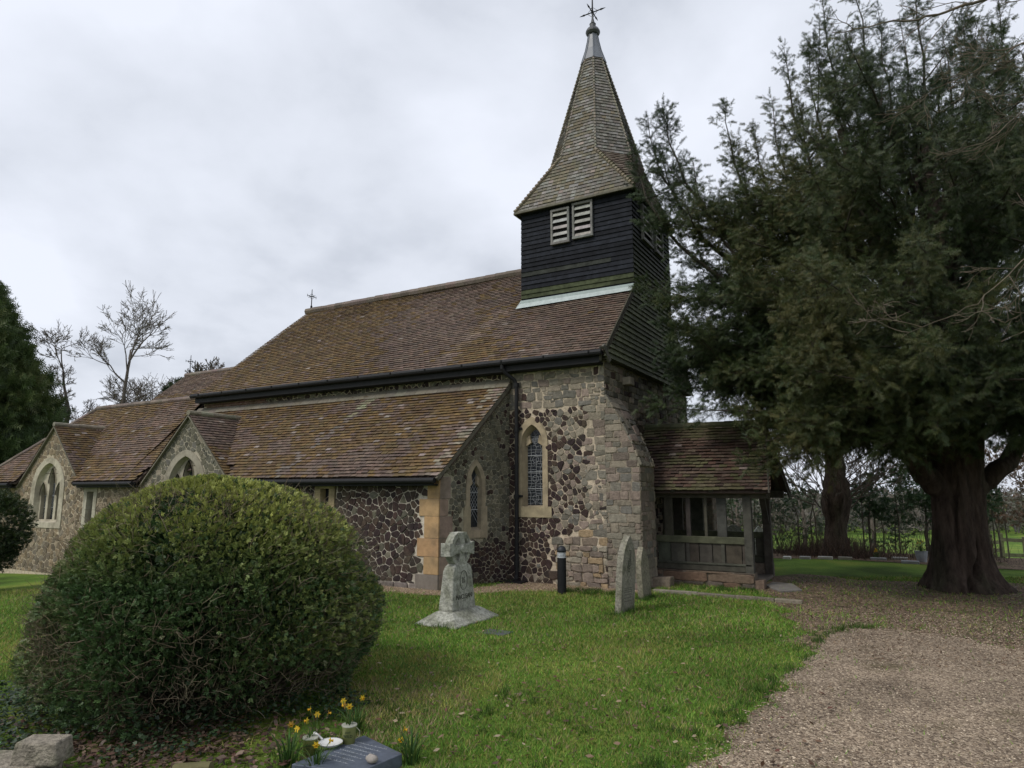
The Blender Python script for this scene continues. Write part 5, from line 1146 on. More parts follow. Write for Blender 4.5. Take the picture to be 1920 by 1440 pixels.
# ---- the clipped box bush in front
def bush_r(z, a):                        # radius of the outline at height z in direction a
    H = 2.02; t = min(1, max(0, z/H)); r = 1.64*(1-t**3.7)**.5
    r *= .87+.16*ss(-.1, .75, z)
    r *= 1+.045*nz(math.cos(a)*1.6, math.sin(a)*1.6, z*1.1)+.035*nz(math.cos(a)*5, math.sin(a)*5, z*3)
    return r*(1-.14*max(0, math.cos(a-3.66))-.15*max(0, math.cos(a-3.66))*ss(.25, 1.3, z))*(1+.05*nz(math.cos(a)*3.3, math.sin(a)*3.3, z*2.3+4))
BX, BY = -6.05, 4.46
def make_bush():
    root = empty('box_bush', (BX, BY, 0), label='big clipped dome-shaped box bush with bare twigs showing, in the left foreground', cat='bush')
    P = []; D = []; S = []; camx, camy = -BX, -BY
    T0 = []; T1 = []; TR = []
    while len(P) < 52000:
        a = random.uniform(0, 2*PI); z = 2.03*(random.random()**.8); r0 = bush_r(z, a)
        if z > 1.3 and random.random() < .5: z = 2.02*math.sqrt(random.random()); 
        r0 = bush_r(z, a); q = random.random(); dep = random.random()**1.6*.42; 
        if z > 1.75: rr = r0*math.sqrt(random.random()); zz = z
        else: rr = max(0, r0-dep); zz = z
        x, y = rr*math.cos(a), rr*math.sin(a)
        hole = nz(x*2.1+5, y*2.1, zz*2.1); den = 1.0+2.2*hole-(.35*ss(.5, .05, zz))-(.35*ss(.0, 1, -hole)*ss(1.2, .6, zz))
        if math.cos(a-4.1) > .2: den -= .2*ss(.95, .45, zz)
        if random.random() > den: continue
        P.append((x, y, zz)); o = np.array([math.cos(a), math.sin(a), .25+1.4*ss(1.2, 1.9, zz)])+rng.normal(0, .55, 3); D.append(o); S.append(.052*random.uniform(.7, 1.25))
    P = np.array(P); D = np.array(D); S = np.array(S)
    tv, tf = leaf_twig()
    pal = [(.034, .066, .022), (.052, .098, .032), (.076, .130, .042), (.11, .15, .055), (.16, .17, .085)]
    C = colmix(P, pal, [3, 4, 3, 1.8, 1.2], 2.2, 1.6)
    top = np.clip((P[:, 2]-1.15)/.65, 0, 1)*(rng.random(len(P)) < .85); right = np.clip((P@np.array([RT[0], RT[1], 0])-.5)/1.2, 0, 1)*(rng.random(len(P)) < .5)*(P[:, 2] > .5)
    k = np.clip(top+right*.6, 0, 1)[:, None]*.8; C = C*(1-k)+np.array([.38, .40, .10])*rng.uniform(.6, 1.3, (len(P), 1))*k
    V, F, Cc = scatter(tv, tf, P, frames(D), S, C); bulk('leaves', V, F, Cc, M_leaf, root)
    # dim inner leaves that close the heart of the bush
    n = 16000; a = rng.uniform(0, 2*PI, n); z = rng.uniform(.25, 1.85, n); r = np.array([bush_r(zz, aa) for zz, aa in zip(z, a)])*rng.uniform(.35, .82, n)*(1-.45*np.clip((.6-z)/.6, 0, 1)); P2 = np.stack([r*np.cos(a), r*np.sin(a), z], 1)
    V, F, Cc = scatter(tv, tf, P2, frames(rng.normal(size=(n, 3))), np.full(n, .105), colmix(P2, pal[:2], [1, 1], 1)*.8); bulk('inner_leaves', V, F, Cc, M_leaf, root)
    # twigs: fine clipped ends over the face, bowed bare stems low down
    A = []; B = []; R0 = []; R1 = []; Cs = []
    for _ in range(5500):
        a_ = random.uniform(2.6, 2*PI+.9); zz = random.uniform(.1, 1.9); r_ = bush_r(zz, a_)-random.uniform(-.015, .22); p = np.array([r_*math.cos(a_), r_*math.sin(a_), zz])
        if nz(p[0]*1.3, p[1]*1.3, zz*1.3+9) < -.1 and random.random() < .6: continue
        d = np.array([math.cos(a_)*.6, math.sin(a_)*.6, .6])+rng.normal(0, .55, 3); d /= np.linalg.norm(d); L = random.uniform(.04, .17); c = jc(random.choice([(.15, .12, .075), (.11, .085, .055), (.20, .165, .11)]), .25)
        for s in range(3):
            q = p+d*L/2; A.append(p); B.append(q); rr = .0028*(1-s*.25); R0.append(rr); R1.append(rr*.8); Cs.append(c); p = q; d = d+rng.normal(0, .35, 3); d /= np.linalg.norm(d)
    for _ in range(280):
        a_ = random.uniform(2.9, 2*PI+.6); p = np.array([random.uniform(.1, .9)*math.cos(a_), random.uniform(.1, .9)*math.sin(a_), .0]); zt = random.uniform(.15, 1.2); rt_ = bush_r(zt, a_)*random.uniform(.75, .97); e = np.array([rt_*math.cos(a_), rt_*math.sin(a_), zt]); m = (p+e)/2+np.array([.25*math.cos(a_), .25*math.sin(a_), -.12])+rng.normal(0, .12, 3)
        c = jc(random.choice([(.10, .08, .055), (.13, .105, .07), (.07, .055, .04)]), .2); prev = p; rr = random.uniform(.004, .012)
        for s in range(1, 9):
            t = s/8; q = (1-t)**2*p+2*t*(1-t)*m+t*t*e+rng.normal(0, .016, 3); A.append(prev); B.append(q); R0.append(rr*(1.1-t*.8)); R1.append(rr*(1.1-(t+.12)*.8)); Cs.append(c); prev = q
    V, F, Cc = segs_mesh(A, B, R0, R1, 4, Cs); bulk('twigs', V, F, Cc, M_twig, root)
    mb = MB()
    for _ in range(7):
        a_ = random.uniform(0, 2*PI); mb.tube([(.1*math.cos(a_), .1*math.sin(a_), -.05), (.3*math.cos(a_), .3*math.sin(a_), .3), (.75*math.cos(a_+.3), .75*math.sin(a_+.3), .95)], [.05, .04, .02], 7, (.10, .08, .055))
    mb.build('stems', M_bark, root)
make_bush()
# ivy carpeting the ground under it
def ivy(name, n, fn, s, pal, **kw):
    tv = np.array([(0, 0, 0), (.25, .45, .03), (.55, .28, .1), (1, 0, .05), (.55, -.28, .1), (.25, -.45, .03)], float); tf = np.array([(0, 1, 2), (0, 2, 3), (0, 3, 4), (0, 4, 5)])
    P = np.array([fn() for _ in range(n)]); D = np.stack([rng.normal(size=n), rng.normal(size=n), rng.normal(size=n)*.3], 1); sp = np.stack([rng.normal(size=n)*.45, rng.normal(size=n)*.45, np.ones(n)], 1)
    C = np.array(pal)[rng.integers(0, len(pal), n)]*rng.uniform(.6, 1.4, (n, 1)); V, F, Cc = scatter(tv, tf, P, frames(D, sp), rng.uniform(*s, n), C); return bulk(name, V, F, Cc, M_leaf, **kw)
def ivp():
    while True:
        a = random.uniform(3.2, 6.6); r = random.uniform(1.0, 1.85); x = BX+r*math.cos(a); y = BY+r*math.sin(a)
        if nz(x*1.5, y*1.5, 3) > -.15: return (x, y, random.uniform(.01, .12+.12*(r < 1.5)))
ivy('ivy', 5200, ivp, (.02, .045), [(.02, .045, .018), (.03, .06, .022), (.015, .03, .014), (.05, .075, .04)], kind='stuff')
def ivp2(): x, y = at(random.uniform(3.9, 5.2), 0); d = random.uniform(3.8, 5.6); x, y = at(d, -.78*d+random.uniform(-.2, .35)); return (x, y, random.uniform(.01, .12))
ivy('ground_ivy', 1200, ivp2, (.02, .05), [(.05, .13, .03), (.07, .16, .04), (.04, .10, .02)], kind='stuff')

# ---- generic leafy mass built of ellipsoid lobes
def leafy(name, loc, lobes, n, s, pal, wts, label, cat, stem=None, group=None, shell=.35, mtl=None, up=.3, tpl=None, part_name='leaves', seed=1, droop=0):
    root = empty(name, loc, label=label, cat=cat, group=group); vol = np.array([l[3]*l[4]*l[5] for l in lobes])**.67; idx = rng.choice(len(lobes), n, p=vol/vol.sum()); Lb = np.array(lobes, float)[idx]
    u = rng.normal(size=(n, 3)); u /= np.linalg.norm(u, axis=1, keepdims=True); rr = 1-rng.random(n)**1.3*shell; P = Lb[:, :3]+u*rr[:, None]*Lb[:, 3:6]
    keep = np.array([noise.noise((p[0]*1.1+seed, p[1]*1.1, p[2]*1.1)) > -.42+.3*random.random()-.1 for p in P]) & (P[:, 2] > .03); P = P[keep]; u = u[keep]
    D = u+rng.normal(0, .5, P.shape)+np.array([0, 0, up]); tv, tf = tpl or leaf_twig(); V, F, C = scatter(tv, tf, P, frames(D), rng.uniform(s*.7, s*1.3, len(P)), colmix(P, pal, wts, seed, .9)); bulk(part_name, V, F, C, mtl or M_leaf, root)
    if stem: stem(root)
    return root
# topiary at the left edge
def st1(r):
    mb = MB(); mb.tube([(0, 0, -.6), (0, 0, .9)], [.14, .10], 9, (.08, .06, .045)); mb.build('trunk', M_bark, r)
leafy('clipped_yew_bush', (-18.25, 7.6, -.35), [(0, 0, 1.45, .95, .95, .85), (0, 0, .95, .7, .7, .6), (.1, 0, 2.0, .45, .45, .25)], 9000, .09, [(.02, .035, .012), (.035, .055, .016), (.06, .075, .02), (.10, .105, .025)], [2, 3, 2, 1], 'small round clipped yew at the left edge in front of the far gable', 'bush', st1, seed=4)
leafy('clipped_yew_bush', (-18.5, 7.4, -.35), [(0, 0, .55, .38, .38, .6)], 3000, .08, [(.02, .035, .012), (.035, .055, .016)], [1, 1], 'dark narrow bush below the round clipped yew at the left edge', 'bush', None, seed=5)

# ---- the old yew
def yew_spray(npair=6):
    V = []; F = []
    for i in range(npair):
        x = i/npair; l = .36*(1-.45*x); 
        for sg in (-1, 1):
            k = len(V); z = .05*sg*(1 if i % 2 else -1); V += [(x, 0, 0), (x+.10, 0, 0), (x+.20+.08*x, sg*l, z-.06)]; F.append((k, k+1, k+2))
    k = len(V); V += [(0, .015, 0), (0, -.015, 0), (1.12, 0, -.03)]; F.append((k, k+1, k+2))
    return np.array(V, float), np.array(F)
YT = yew_spray()
def bez(p, m, e, n): t = np.linspace(0, 1, n)[:, None]; return (1-t)**2*p+2*t*(1-t)*m+t*t*e
def conifer_boughs(boughs, n_br, br_len, n_sp, sp_size, pal, wts, seed, droop=.35, t0=.25, colf=None, upf=.35, lead=.9, wr=.005):
    """boughs: (polyline, r0); returns foliage and wood arrays"""
    SP = []; SD = []; SS = []; WA = []; WB = []; W0 = []; W1 = []
    for line, r0 in boughs:
        n = len(line); L = np.linalg.norm(np.diff(line, axis=0), axis=1).sum()
        for i in range(n-1): WA.append(line[i]); WB.append(line[i+1]); W0.append(max(.006, r0*(1-i/n))); W1.append(max(.006, r0*(1-(i+1)/n)))
        m = max(4, int(n_br*L))
        for _ in range(m):
            t = t0+(1-t0)*random.random()**.8; f = t*(n-1); i = min(int(f), n-2); p = line[i]+(line[i+1]-line[i])*(f-i); tang = line[i+1]-line[i]; tang /= np.linalg.norm(tang)+1e-9
            d = tang*.75+rng.normal(0, .62, 3)+np.array([0, 0, upf*(.3+.7*t)]); d /= np.linalg.norm(d); bl = random.uniform(*br_len)*(1.15-lead*t**1.4)
            q = p.copy(); prev = p.copy(); k = max(2, int(n_sp*bl)); dd = d.copy()
            for j in range(k):
                q = q+dd*bl/k; dd = dd+np.array([0, 0, -droop/k])+rng.normal(0, .10, 3); dd /= np.linalg.norm(dd)
                if j % 4 == 3 or j == k-1: WA.append(prev); WB.append(q.copy()); W0.append(wr*(1-j/k)+.0015); W1.append(.0015+wr*(1-(j+1)/k)); prev = q.copy()
                for sg in (-1, 1):
                    s = np.cross(dd, [0, 0, 1.])*sg+dd*.7+rng.normal(0, .5, 3)+np.array([0, 0, -.3]); SP.append(q.copy()); SD.append(s); SS.append(sp_size*random.uniform(.65, 1.3))
            for g in range(2): SP.append(q.copy()); SD.append(dd+rng.normal(0, .15, 3)); SS.append(sp_size*1.3)
    SP = np.array(SP); SD = np.array(SD); SS = np.array(SS); R = frames(SD, np.cross(SD, np.array([0, 0, 1.])+rng.normal(0, .45, SD.shape)))
    C = colmix(SP, pal, wts, seed, .55)
    if colf is not None: C = colf(SP, C)
    return scatter(YT[0], YT[1], SP, R, SS, C), (WA, WB, W0, W1)
yroot = empty('yew_tree', (.85, 16.2, 0), label='huge old yew with fluted trunk, spreading dark crown beside the porch', cat='yew tree')
def yew_trunk():
    mb = MB(); nA = 150; lv = [-.25]+list(np.linspace(0, 3.7, 80)); vs = []
    for z in lv:
        cx = .85+.055*z+.0; cy = 16.22+.09*z; R = .41+.05*ss(1.6, 3.2, z)+.10*math.exp(-max(z, 0)/.30)+.05*math.exp(-max(z, 0)/.9)
        for k in range(nA):
            a = 2*PI*k/nA; tw = a+.22*z; fl = .13*nz(math.cos(tw)*2.1, math.sin(tw)*2.1, z*.35)+.10*nz(math.cos(tw)*4.6, math.sin(tw)*4.6, z*.5+7)+.09*abs(nz(math.cos(tw)*9, math.sin(tw)*9, z*.8))+.045*nz(math.cos(tw)*22, math.sin(tw)*22, z*3.5)+.05*nz(math.cos(a)*5, math.sin(a)*5, z*2.6+11)
            root_ = math.exp(-max(z, 0)/.38)*(.09*abs(math.sin(2.5*a+.6))+(.34*max(0, math.cos(a-.45))**2)+.10*nz(math.cos(a)*6, math.sin(a)*6, 3))
            r = R*(1+fl)+root_; hole = .28*math.exp(-((a-5.25)**2)/.012-((z-.42)**2)/.03)+.2*math.exp(-((a-5.0)**2)/.008-((z-.18)**2)/.02)+.16*math.exp(-((a-5.45)**2)/.008-((z-.75)**2)/.06)-.08*math.exp(-((a-5.12)**2)/.01-((z-.62)**2)/.02)+.10*math.exp(-((a-4.6)**2)/.006-((z-1.3)**2)/.5)
            r -= hole; vs.append((cx+r*math.cos(a), cy+r*math.sin(a), z))
    fs = [(i*nA+k, i*nA+(k+1) % nA, (i+1)*nA+(k+1) % nA, (i+1)*nA+k) for i in range(len(lv)-1) for k in range(nA)]
    mb.add(vs, fs, (.062, .046, .037))
    def limb(pts, rad):
        P = bez(np.array(pts[0]), np.array(pts[1]), np.array(pts[2]), 12); P += rng.normal(0, .035, P.shape); mb.tube([tuple(p) for p in P], list(np.linspace(rad[0], rad[1], 12)), 12, (.058, .044, .035))
    limb([(.75, 16.3, 1.9), (.25, 15.7, 2.4), (-.15, 15.2, 3.1)], (.25, .15)); limb([(-.1, 15.3, 2.9), (-1.0, 14.8, 4.2), (-2.6, 14.9, 6.8)], (.16, .06))
    limb([(1.15, 16.4, 1.9), (1.9, 17.0, 2.4), (2.5, 17.5, 3.2)], (.22, .13)); limb([(2.3, 17.3, 2.9), (3.4, 17.6, 3.6), (5.5, 18.3, 5)], (.14, .05))
    limb([(1.1, 16.5, 3.3), (1.1, 16.6, 6), (.95, 16.3, 9.5)], (.46, .16)); limb([(1.1, 16.5, 3.3), (1.9, 17, 6), (2.4, 18.2, 10.5)], (.36, .10)); limb([(1.0, 16.5, 3.2), (.1, 16.6, 6), (-.6, 16.9, 10.5)], (.34, .08)); limb([(1.0, 16.4, 3.3), (-.6, 16.0, 5.2), (-2.4, 15.9, 9)], (.28, .05))
    o = mb.build('trunk', M_bark, yroot, smooth=True); o.location = (-.85, -16.2, 0)
    mb = MB()                            # pale dead wood inside the crown
    for P in ([(.95, 16.0, 5.5), (1.1, 15.2, 7.0), (1.28, 14.8, 7.5), (1.15, 14.7, 7.95), (.9, 14.75, 8.03)], [(1.05, 15.4, 7.0), (1.25, 14.9, 8.0), (1.1, 15.2, 8.8), (.9, 15.5, 9.6)], [(1.2, 14.75, 7.95), (1.45, 14.6, 7.2), (1.6, 14.3, 6.6)]):
        mb.tube(P, list(np.linspace(.06, .02, len(P))), 8, (.17, .13, .10))
    o = mb.build('dead_limb', M_bark, yroot, smooth=True); o.location = (-.85, -16.2, 0)
yew_trunk()
tips = [(-4.77, 14.09, 9.85), (-4.63, 14.64, 10.85), (-4.14, 14.34, 10.84), (-3.45, 14.16, 9.2), (-3.02, 15.55, 11.22), (-2.6, 15.22, 9.33), (-2.48, 16.44, 10.98), (-1.99, 16.15, 11.24), (-1.65, 16.34, 12.67), (-1.3, 15.39, 10.62), (-0.73, 16.87, 13.84), (-0.02, 17.85, 15.31), (0.45, 16.97, 13.3), (1.32, 18.62, 15.62), (1.61, 16.48, 11.85), (2.27, 19.16, 14.08), (2.23, 16.83, 10.82), (3.06, 19.04, 14.28), (3.18, 19.11, 12.09), (4.13, 18.5, 12.36), (5.04, 19.02, 11.15), (5.83, 19.47, 9.2), (-1.2, 17.2, 12.9), (-.3, 16.2, 12.2), (.9, 17.5, 13.2), (2.8, 17.8, 12.4)]
mids = [(-4.62, 13.83, 7.82), (-4.42, 13.6, 6.01), (-4.19, 13.5, 4.79), (-3.84, 13.94, 4.03), (-3.31, 13.08, 5.71), (-2.96, 13.06, 4.16), (-2.41, 13.03, 3.3), (-2.04, 12.66, 2.76), (-2.32, 12.5, 6.56), (-1.65, 11.73, 4.75), (-1.45, 11.62, 3.63), (-1.2, 12.57, 6.87), (-0.97, 12.7, 2.73), (-0.39, 10.72, 4.69), (-0.35, 11.09, 3.63), (-0.17, 12.58, 2.69), (-0.11, 12.04, 7.38), (0.47, 10.64, 5.39), (0.46, 10.41, 3.89), (0.71, 11.7, 3.15), (1.25, 11.08, 4.69), (1.39, 11.74, 3.58), (1.59, 12.43, 7.12), (0.64, 13.62, 8.96), (2.72, 13.66, 6.43), (2.75, 13.1, 4.5), (2.48, 14.1, 3.4), (-3.4, 14.6, 7.6), (-2.6, 14.2, 8.2), (-1.6, 13.8, 8.6), (-.6, 14.2, 9.6), (-3.9, 15.2, 6.6), (-3.6, 15.6, 5.0), (4.2, 15.2, 8.2), (4.6, 15, 5.6), (4.2, 14.6, 4), (3.4, 14.6, 9.2), (2.0, 14.6, 9.4), (5.8, 16.4, 4.2), (5.6, 16.8, 6.6), (-2.2, 18.6, 4.2), (-3.6, 18.0, 5.2), (-2.6, 19.2, 7.4), (-.6, 20.6, 5), (1, 21.4, 4.2), (1.2, 21, 7.6), (3, 20.6, 5.2), (4.6, 19.6, 4), (3.4, 20.2, 8.6), (-1.2, 19.6, 9.4), (-1.2, 15.4, 3.3), (-.4, 14.6, 3.3), (2.2, 15, 3.5), (.6, 14.2, 3.3), (-2.4, 15.9, 3.7), (-1.7, 17, 3.2), (.2, 18.6, 3.2), (-2.2, 16.8, 9.2), (-3.3, 16.2, 8.4), (-.1, 15.3, 10.6), (1.4, 15.6, 10.4)]
def make_yew():
    bo = []
    for tp in tips:
        tp = np.array(tp); h = tp[2]; s = np.array([1.05+.14*(tp[0]-1), 16.5+.14*(tp[1]-16.5), 3.0+.30*(h-4)]); m = np.array([tp[0]*.97+s[0]*.03, tp[1]*.97+s[1]*.03, s[2]+.34*(h-s[2])]); bo.append((bez(s, m, tp, 16)+rng.normal(0, .03, (16, 3)), .085))
    for tp in mids:
        tp = np.array(tp); s = np.array([1.0+.1*(tp[0]-1), 16.4+.1*(tp[1]-16.5), max(2.6, tp[2]*.72)]); m = (s+tp)/2+np.array([0, 0, .45+.06*tp[2]]); bo.append((bez(s, m, tp, 14)+rng.normal(0, .04, (14, 3)), .055))
    for _ in range(64):                   # fill the body of the crown
        a = random.uniform(0, 2*PI); zc = random.uniform(3.0, 10.6); Rm = 5.2*(1-((zc-4.5)/9.5)**2)**.5 if zc > 4.5 else 5.2; Rr = Rm*math.sqrt(random.uniform(.12, .85)); tp = np.array([1.0+Rr*math.cos(a), 16.3+Rr*math.sin(a), zc])
        if tp[0] < -3.6: continue
        s = np.array([1.0+.1*Rr*math.cos(a), 16.4+.1*Rr*math.sin(a), max(2.8, zc*.78)]); bo.append((bez(s, (s+tp)/2+np.array([0, 0, .5]), tp, 12)+rng.normal(0, .04, (12, 3)), .05))
    for tp0 in mids[:7]+mids[27:28]+mids[31:33]:
        for _ in range(1): tp = np.array(tp0)+np.abs(rng.normal(0, .5, 3))*np.array([1.6, .3, 0]); tp[0] = max(tp[0], -4.3); s = np.array([.6, 16.2, max(2.9, tp[2]*.72)]); bo.append((bez(s, (s+tp)/2+np.array([0, 0, .5+.05*tp[2]]), tp, 14), .04))
    for _ in range(8):                   # boughs hanging by the boarded gable
        tp = np.array([random.uniform(-4.3, -3.2), random.uniform(13.6, 14.6), random.uniform(3.9, 5.4)]); s = np.array([-.6, 15.6, tp[2]*.85]); bo.append((bez(s, (s+tp)/2+np.array([0, 0, .8]), tp, 14), .035))
    for _ in range(12):                   # over the porch ridge
        tp = np.array([random.uniform(-3.9, -2.2), random.uniform(14.2, 16.4), random.uniform(4.0, 5.2)]); s = np.array([.2, 16.2, 4.2]); bo.append((bez(s, (s+tp)/2+np.array([0, 0, .9]), tp, 14), .035))
    for _ in range(26):                   # sprays hiding the fork of the trunk
        tp = np.array([random.uniform(-2.2, 2.4), random.uniform(12.6, 15.0), random.uniform(2.5, 3.2)]); s = np.array([.6, 16.0, 3.6]); bo.append((bez(s, (s+tp)/2+np.array([0, 0, .7]), tp, 12), .03))
    for _ in range(46):                   # low skirts hanging round the trunk
        a = random.uniform(2.4, 6.6); Rr = random.uniform(1.6, 4.6); tp = np.array([.9+Rr*math.cos(a), 16.2+Rr*math.sin(a), random.uniform(2.75, 3.5)])
        if tp[0] < -2.2 and tp[1] > 13.9: tp[2] += 1.0
        s = np.array([1.0, 16.4, 3.4]); bo.append((bez(s, (s+tp)/2+np.array([0, 0, .9]), tp, 12)+rng.normal(0, .04, (12, 3)), .045))
    extra = []
    for line, r in bo:                    # side boughs
        for _ in range(2):
            i = random.randint(5, len(line)-4); p = line[i]; d = line[min(i+3, len(line)-1)]-line[i]; d /= np.linalg.norm(d); o = rng.normal(0, .7, 3); o[2] = abs(o[2])*.5; e = p+(d*.8+o)*random.uniform(.9, 1.7)
            e[0] = max(e[0], -4.3); e[2] = min(e[2], line[-1][2]-.1) if line[-1][2] > 8 else e[2]; extra.append((bez(p, (p+e)/2+np.array([0, 0, -.12]), e, 8), .022))
    pal = [(.018, .032, .012), (.028, .046, .015), (.042, .060, .019), (.062, .070, .022), (.085, .080, .028)]
    def cf(P, C):                          # outer, lower boughs carry more olive and brown tips
        f = np.clip((13.5-P[:, 1])/3, 0, 1)*(rng.random(len(P)) < .55); return C*(1-f[:, None]*.6)+np.array([.075, .070, .022])*f[:, None]*.6*rng.uniform(.7, 1.3, (len(P), 1))
    (V, F, C), (A, B, R0, R1) = conifer_boughs(bo+extra, 16, (.3, 1.05), 12, .118, pal, [2, 3, 3, 2, 1], 3.3, colf=cf)
    print('yew sprays tris', len(F))
    o = bulk('crown', V, F, C, M_yew, yroot); o.location = (-.85, -16.2, 0)
    Vw, Fw, Cw = segs_mesh(A, B, R0, R1, 5, [(.045, .037, .027)]*len(A)); o = bulk('branches', Vw, Fw, Cw, M_twig, yroot); o.location = (-.85, -16.2, 0)
make_yew()

# ---- bare trees by recursive branching
def bare_tree(root, p, d, L, r, depth, A, B, R0, R1, rs, twist=.28, br=(2, 3), gr=.06, minr=.006, shrink=.74, curv=.12):
    n = 5; seg = L/n
    for i in range(n):
        q = p+d*seg; A.append(p); B.append(q); r2 = max(minr, r*(1-.3*(i+1)/n)); R0.append(max(minr, r*(1-.3*i/n))); R1.append(r2); p = q
        d = d+np.array([rs.gauss(0, curv), rs.gauss(0, curv), rs.gauss(0, curv)+gr]); d /= np.linalg.norm(d)
        if depth > 0 and i >= 1 and rs.random() < .42:
            e = d+np.array([rs.gauss(0, .7), rs.gauss(0, .7), rs.gauss(.1, .4)]); e /= np.linalg.norm(e); bare_tree(root, p, e, L*rs.uniform(.45, .7), r2*.5, depth-1, A, B, R0, R1, rs, twist, br, gr, minr, shrink, curv)
    if depth > 0:
        for _ in range(rs.randint(*br)):
            e = d+np.array([rs.gauss(0, twist*1.6), rs.gauss(0, twist*1.6), rs.gauss(.05, twist)]); e /= np.linalg.norm(e); bare_tree(root, p, e, L*shrink*rs.uniform(.8, 1.15), r2*.72, depth-1, A, B, R0, R1, rs, twist, br, gr, minr, shrink, curv)
def add_bare(name, loc, L, r, depth, label, seed, d=(0, 0, 1), col=(.10, .085, .07), group=None, buds=None, minr=.006, trunk=None, **kw):
    rs = random.Random(seed); A, B, R0, R1 = [], [], [], []; d = np.array(d, float); d /= np.linalg.norm(d); root = empty(name, loc, label=label, cat='bare tree', group=group); p0 = np.zeros(3)
    if trunk:
        T = [np.array(t, float) for t in trunk]; k = len(T)
        for i in range(k-1): A.append(T[i]); B.append(T[i+1]); R0.append(r*(1-.35*i/k)); R1.append(r*(1-.35*(i+1)/k))
        ntr = k-1
        for i in range(k//2, k-1):
            for _ in range(2):
                e = np.array([rs.gauss(0, .8), rs.gauss(0, .8), .45]); e /= np.linalg.norm(e); bare_tree(root, T[i], e, L*.7, r*.32, depth-1, A, B, R0, R1, rs, minr=minr, **kw)
        p0 = T[-1]; d = T[-1]-T[-2]; d /= np.linalg.norm(d); r = r*.62
        V, F, C = segs_mesh(A[:ntr], B[:ntr], R0[:ntr], R1[:ntr], 9, [col]*ntr); bulk('trunk', V, F, C, M_bark, root); A, B, R0, R1 = A[ntr:], B[ntr:], R0[ntr:], R1[ntr:]
    bare_tree(root, p0, d, L, r, depth, A, B, R0, R1, rs, minr=minr, **kw)
    V, F, C = segs_mesh(A, B, R0, R1, 4, [jc(col, .12) for _ in A]); bulk('branches', V, F, C, M_twig, root)
    if buds:
        E = np.array([b for b, r1 in zip(B, R1) if r1 <= minr*1.6]); E = E[rng.random(len(E)) < buds[0]]; n = len(E); tv, tf = leaf_twig(4, .4, .6, .6)
        V, F, C = scatter(tv, tf, E, frames(rng.normal(size=(n, 3))), np.full(n, buds[1]), np.array([buds[2]])*rng.uniform(.7, 1.3, (n, 1))); bulk('buds', V, F, C, M_leaf, root)
    return root
add_bare('bare_tree', (-40.3, 23.0, -1.2), 2.35, .19, 5, 'bare crooked tree, tallest of those behind the far roof', 14, trunk=[(0, 0, 0), (0, 0, 4), (-.1, 0, 6.4), (.15, .1, 7.2), (.2, .1, 8.0), (.2, .1, 8.6)], buds=(.08, .08, (.18, .17, .08)), minr=.010, curv=.10, gr=.03, twist=.34, shrink=.7)
add_bare('bare_tree', (-42.6, 21.7, -1.2), 1.8, .15, 5, 'slender bare tree between the dark conifer and the tallest bare tree', 25, trunk=[(0, 0, 0), (.5, .1, 4), (.3, -.1, 6), (-.2, -.3, 6.9), (-.1, -.3, 7.8), (-.2, -.4, 8.4)], buds=(.08, .07, (.16, .14, .08)), minr=.010, curv=.11, gr=.03, twist=.34, shrink=.7)
add_bare('bare_tree', (-52.5, 39, -1.5), 2.2, .16, 5, 'pair of small bare treetops above the chancel roof', 33, trunk=[(0, 0, 0), (0, 0, 6), (.4, 0, 9)], minr=.028, curv=.12)
for i, (x, y, h, sd) in enumerate([(-44, 26, 3, 41), (-41, 27, 2.7, 42), (-38, 26.5, 2.6, 43), (-46.5, 29, 3.1, 44), (-36, 28, 2.5, 45)]):
    add_bare('bare_tree', (x, y, -1.2), h*.72, .12, 4, 'hazy bare tree among the thicket behind the far roof', sd, group='bare thicket trees behind the church', col=(.22, .20, .19), minr=.011, trunk=[(0, 0, 0), (0, 0, h*1.0), (.2, .1, h*1.5)])
# ivy-clad tree and little conifer over the chancel roof
IVP = [(.018, .032, .014), (.03, .05, .02), (.045, .06, .025)]
def sti(h):
    def f(r): mb = MB(); mb.tube([(0, 0, -1), (0, 0, h)], [.25, .12], 8, (.07, .055, .045)); mb.build('trunk', M_bark, r)
    return f
leafy('ivy_clad_tree', (-36.2, 24.2, -1.2), [(0, 0, 8.3, 1.0, 1.0, 1.3), (-.5, .2, 6.6, 1.4, 1.2, 1.8), (-1.2, 0, 7.2, .8, .8, .7)], 6000, .22, IVP, [2, 2, 1], 'ivy-covered tree rising behind the chancel roof', 'tree', sti(7), seed=8)
leafy('small_conifer', (-47.5, 36.5, -1.5), [(0, 0, 12.2, .3, .3, 1.3), (0, 0, 10.6, .8, .8, 1.0), (0, 0, 9, 1.3, 1.3, 1.5)], 3500, .25, [(.03, .035, .02), (.045, .05, .025)], [1, 1], 'small dark conifer top above the chancel ridge', 'tree', sti(9), seed=9)
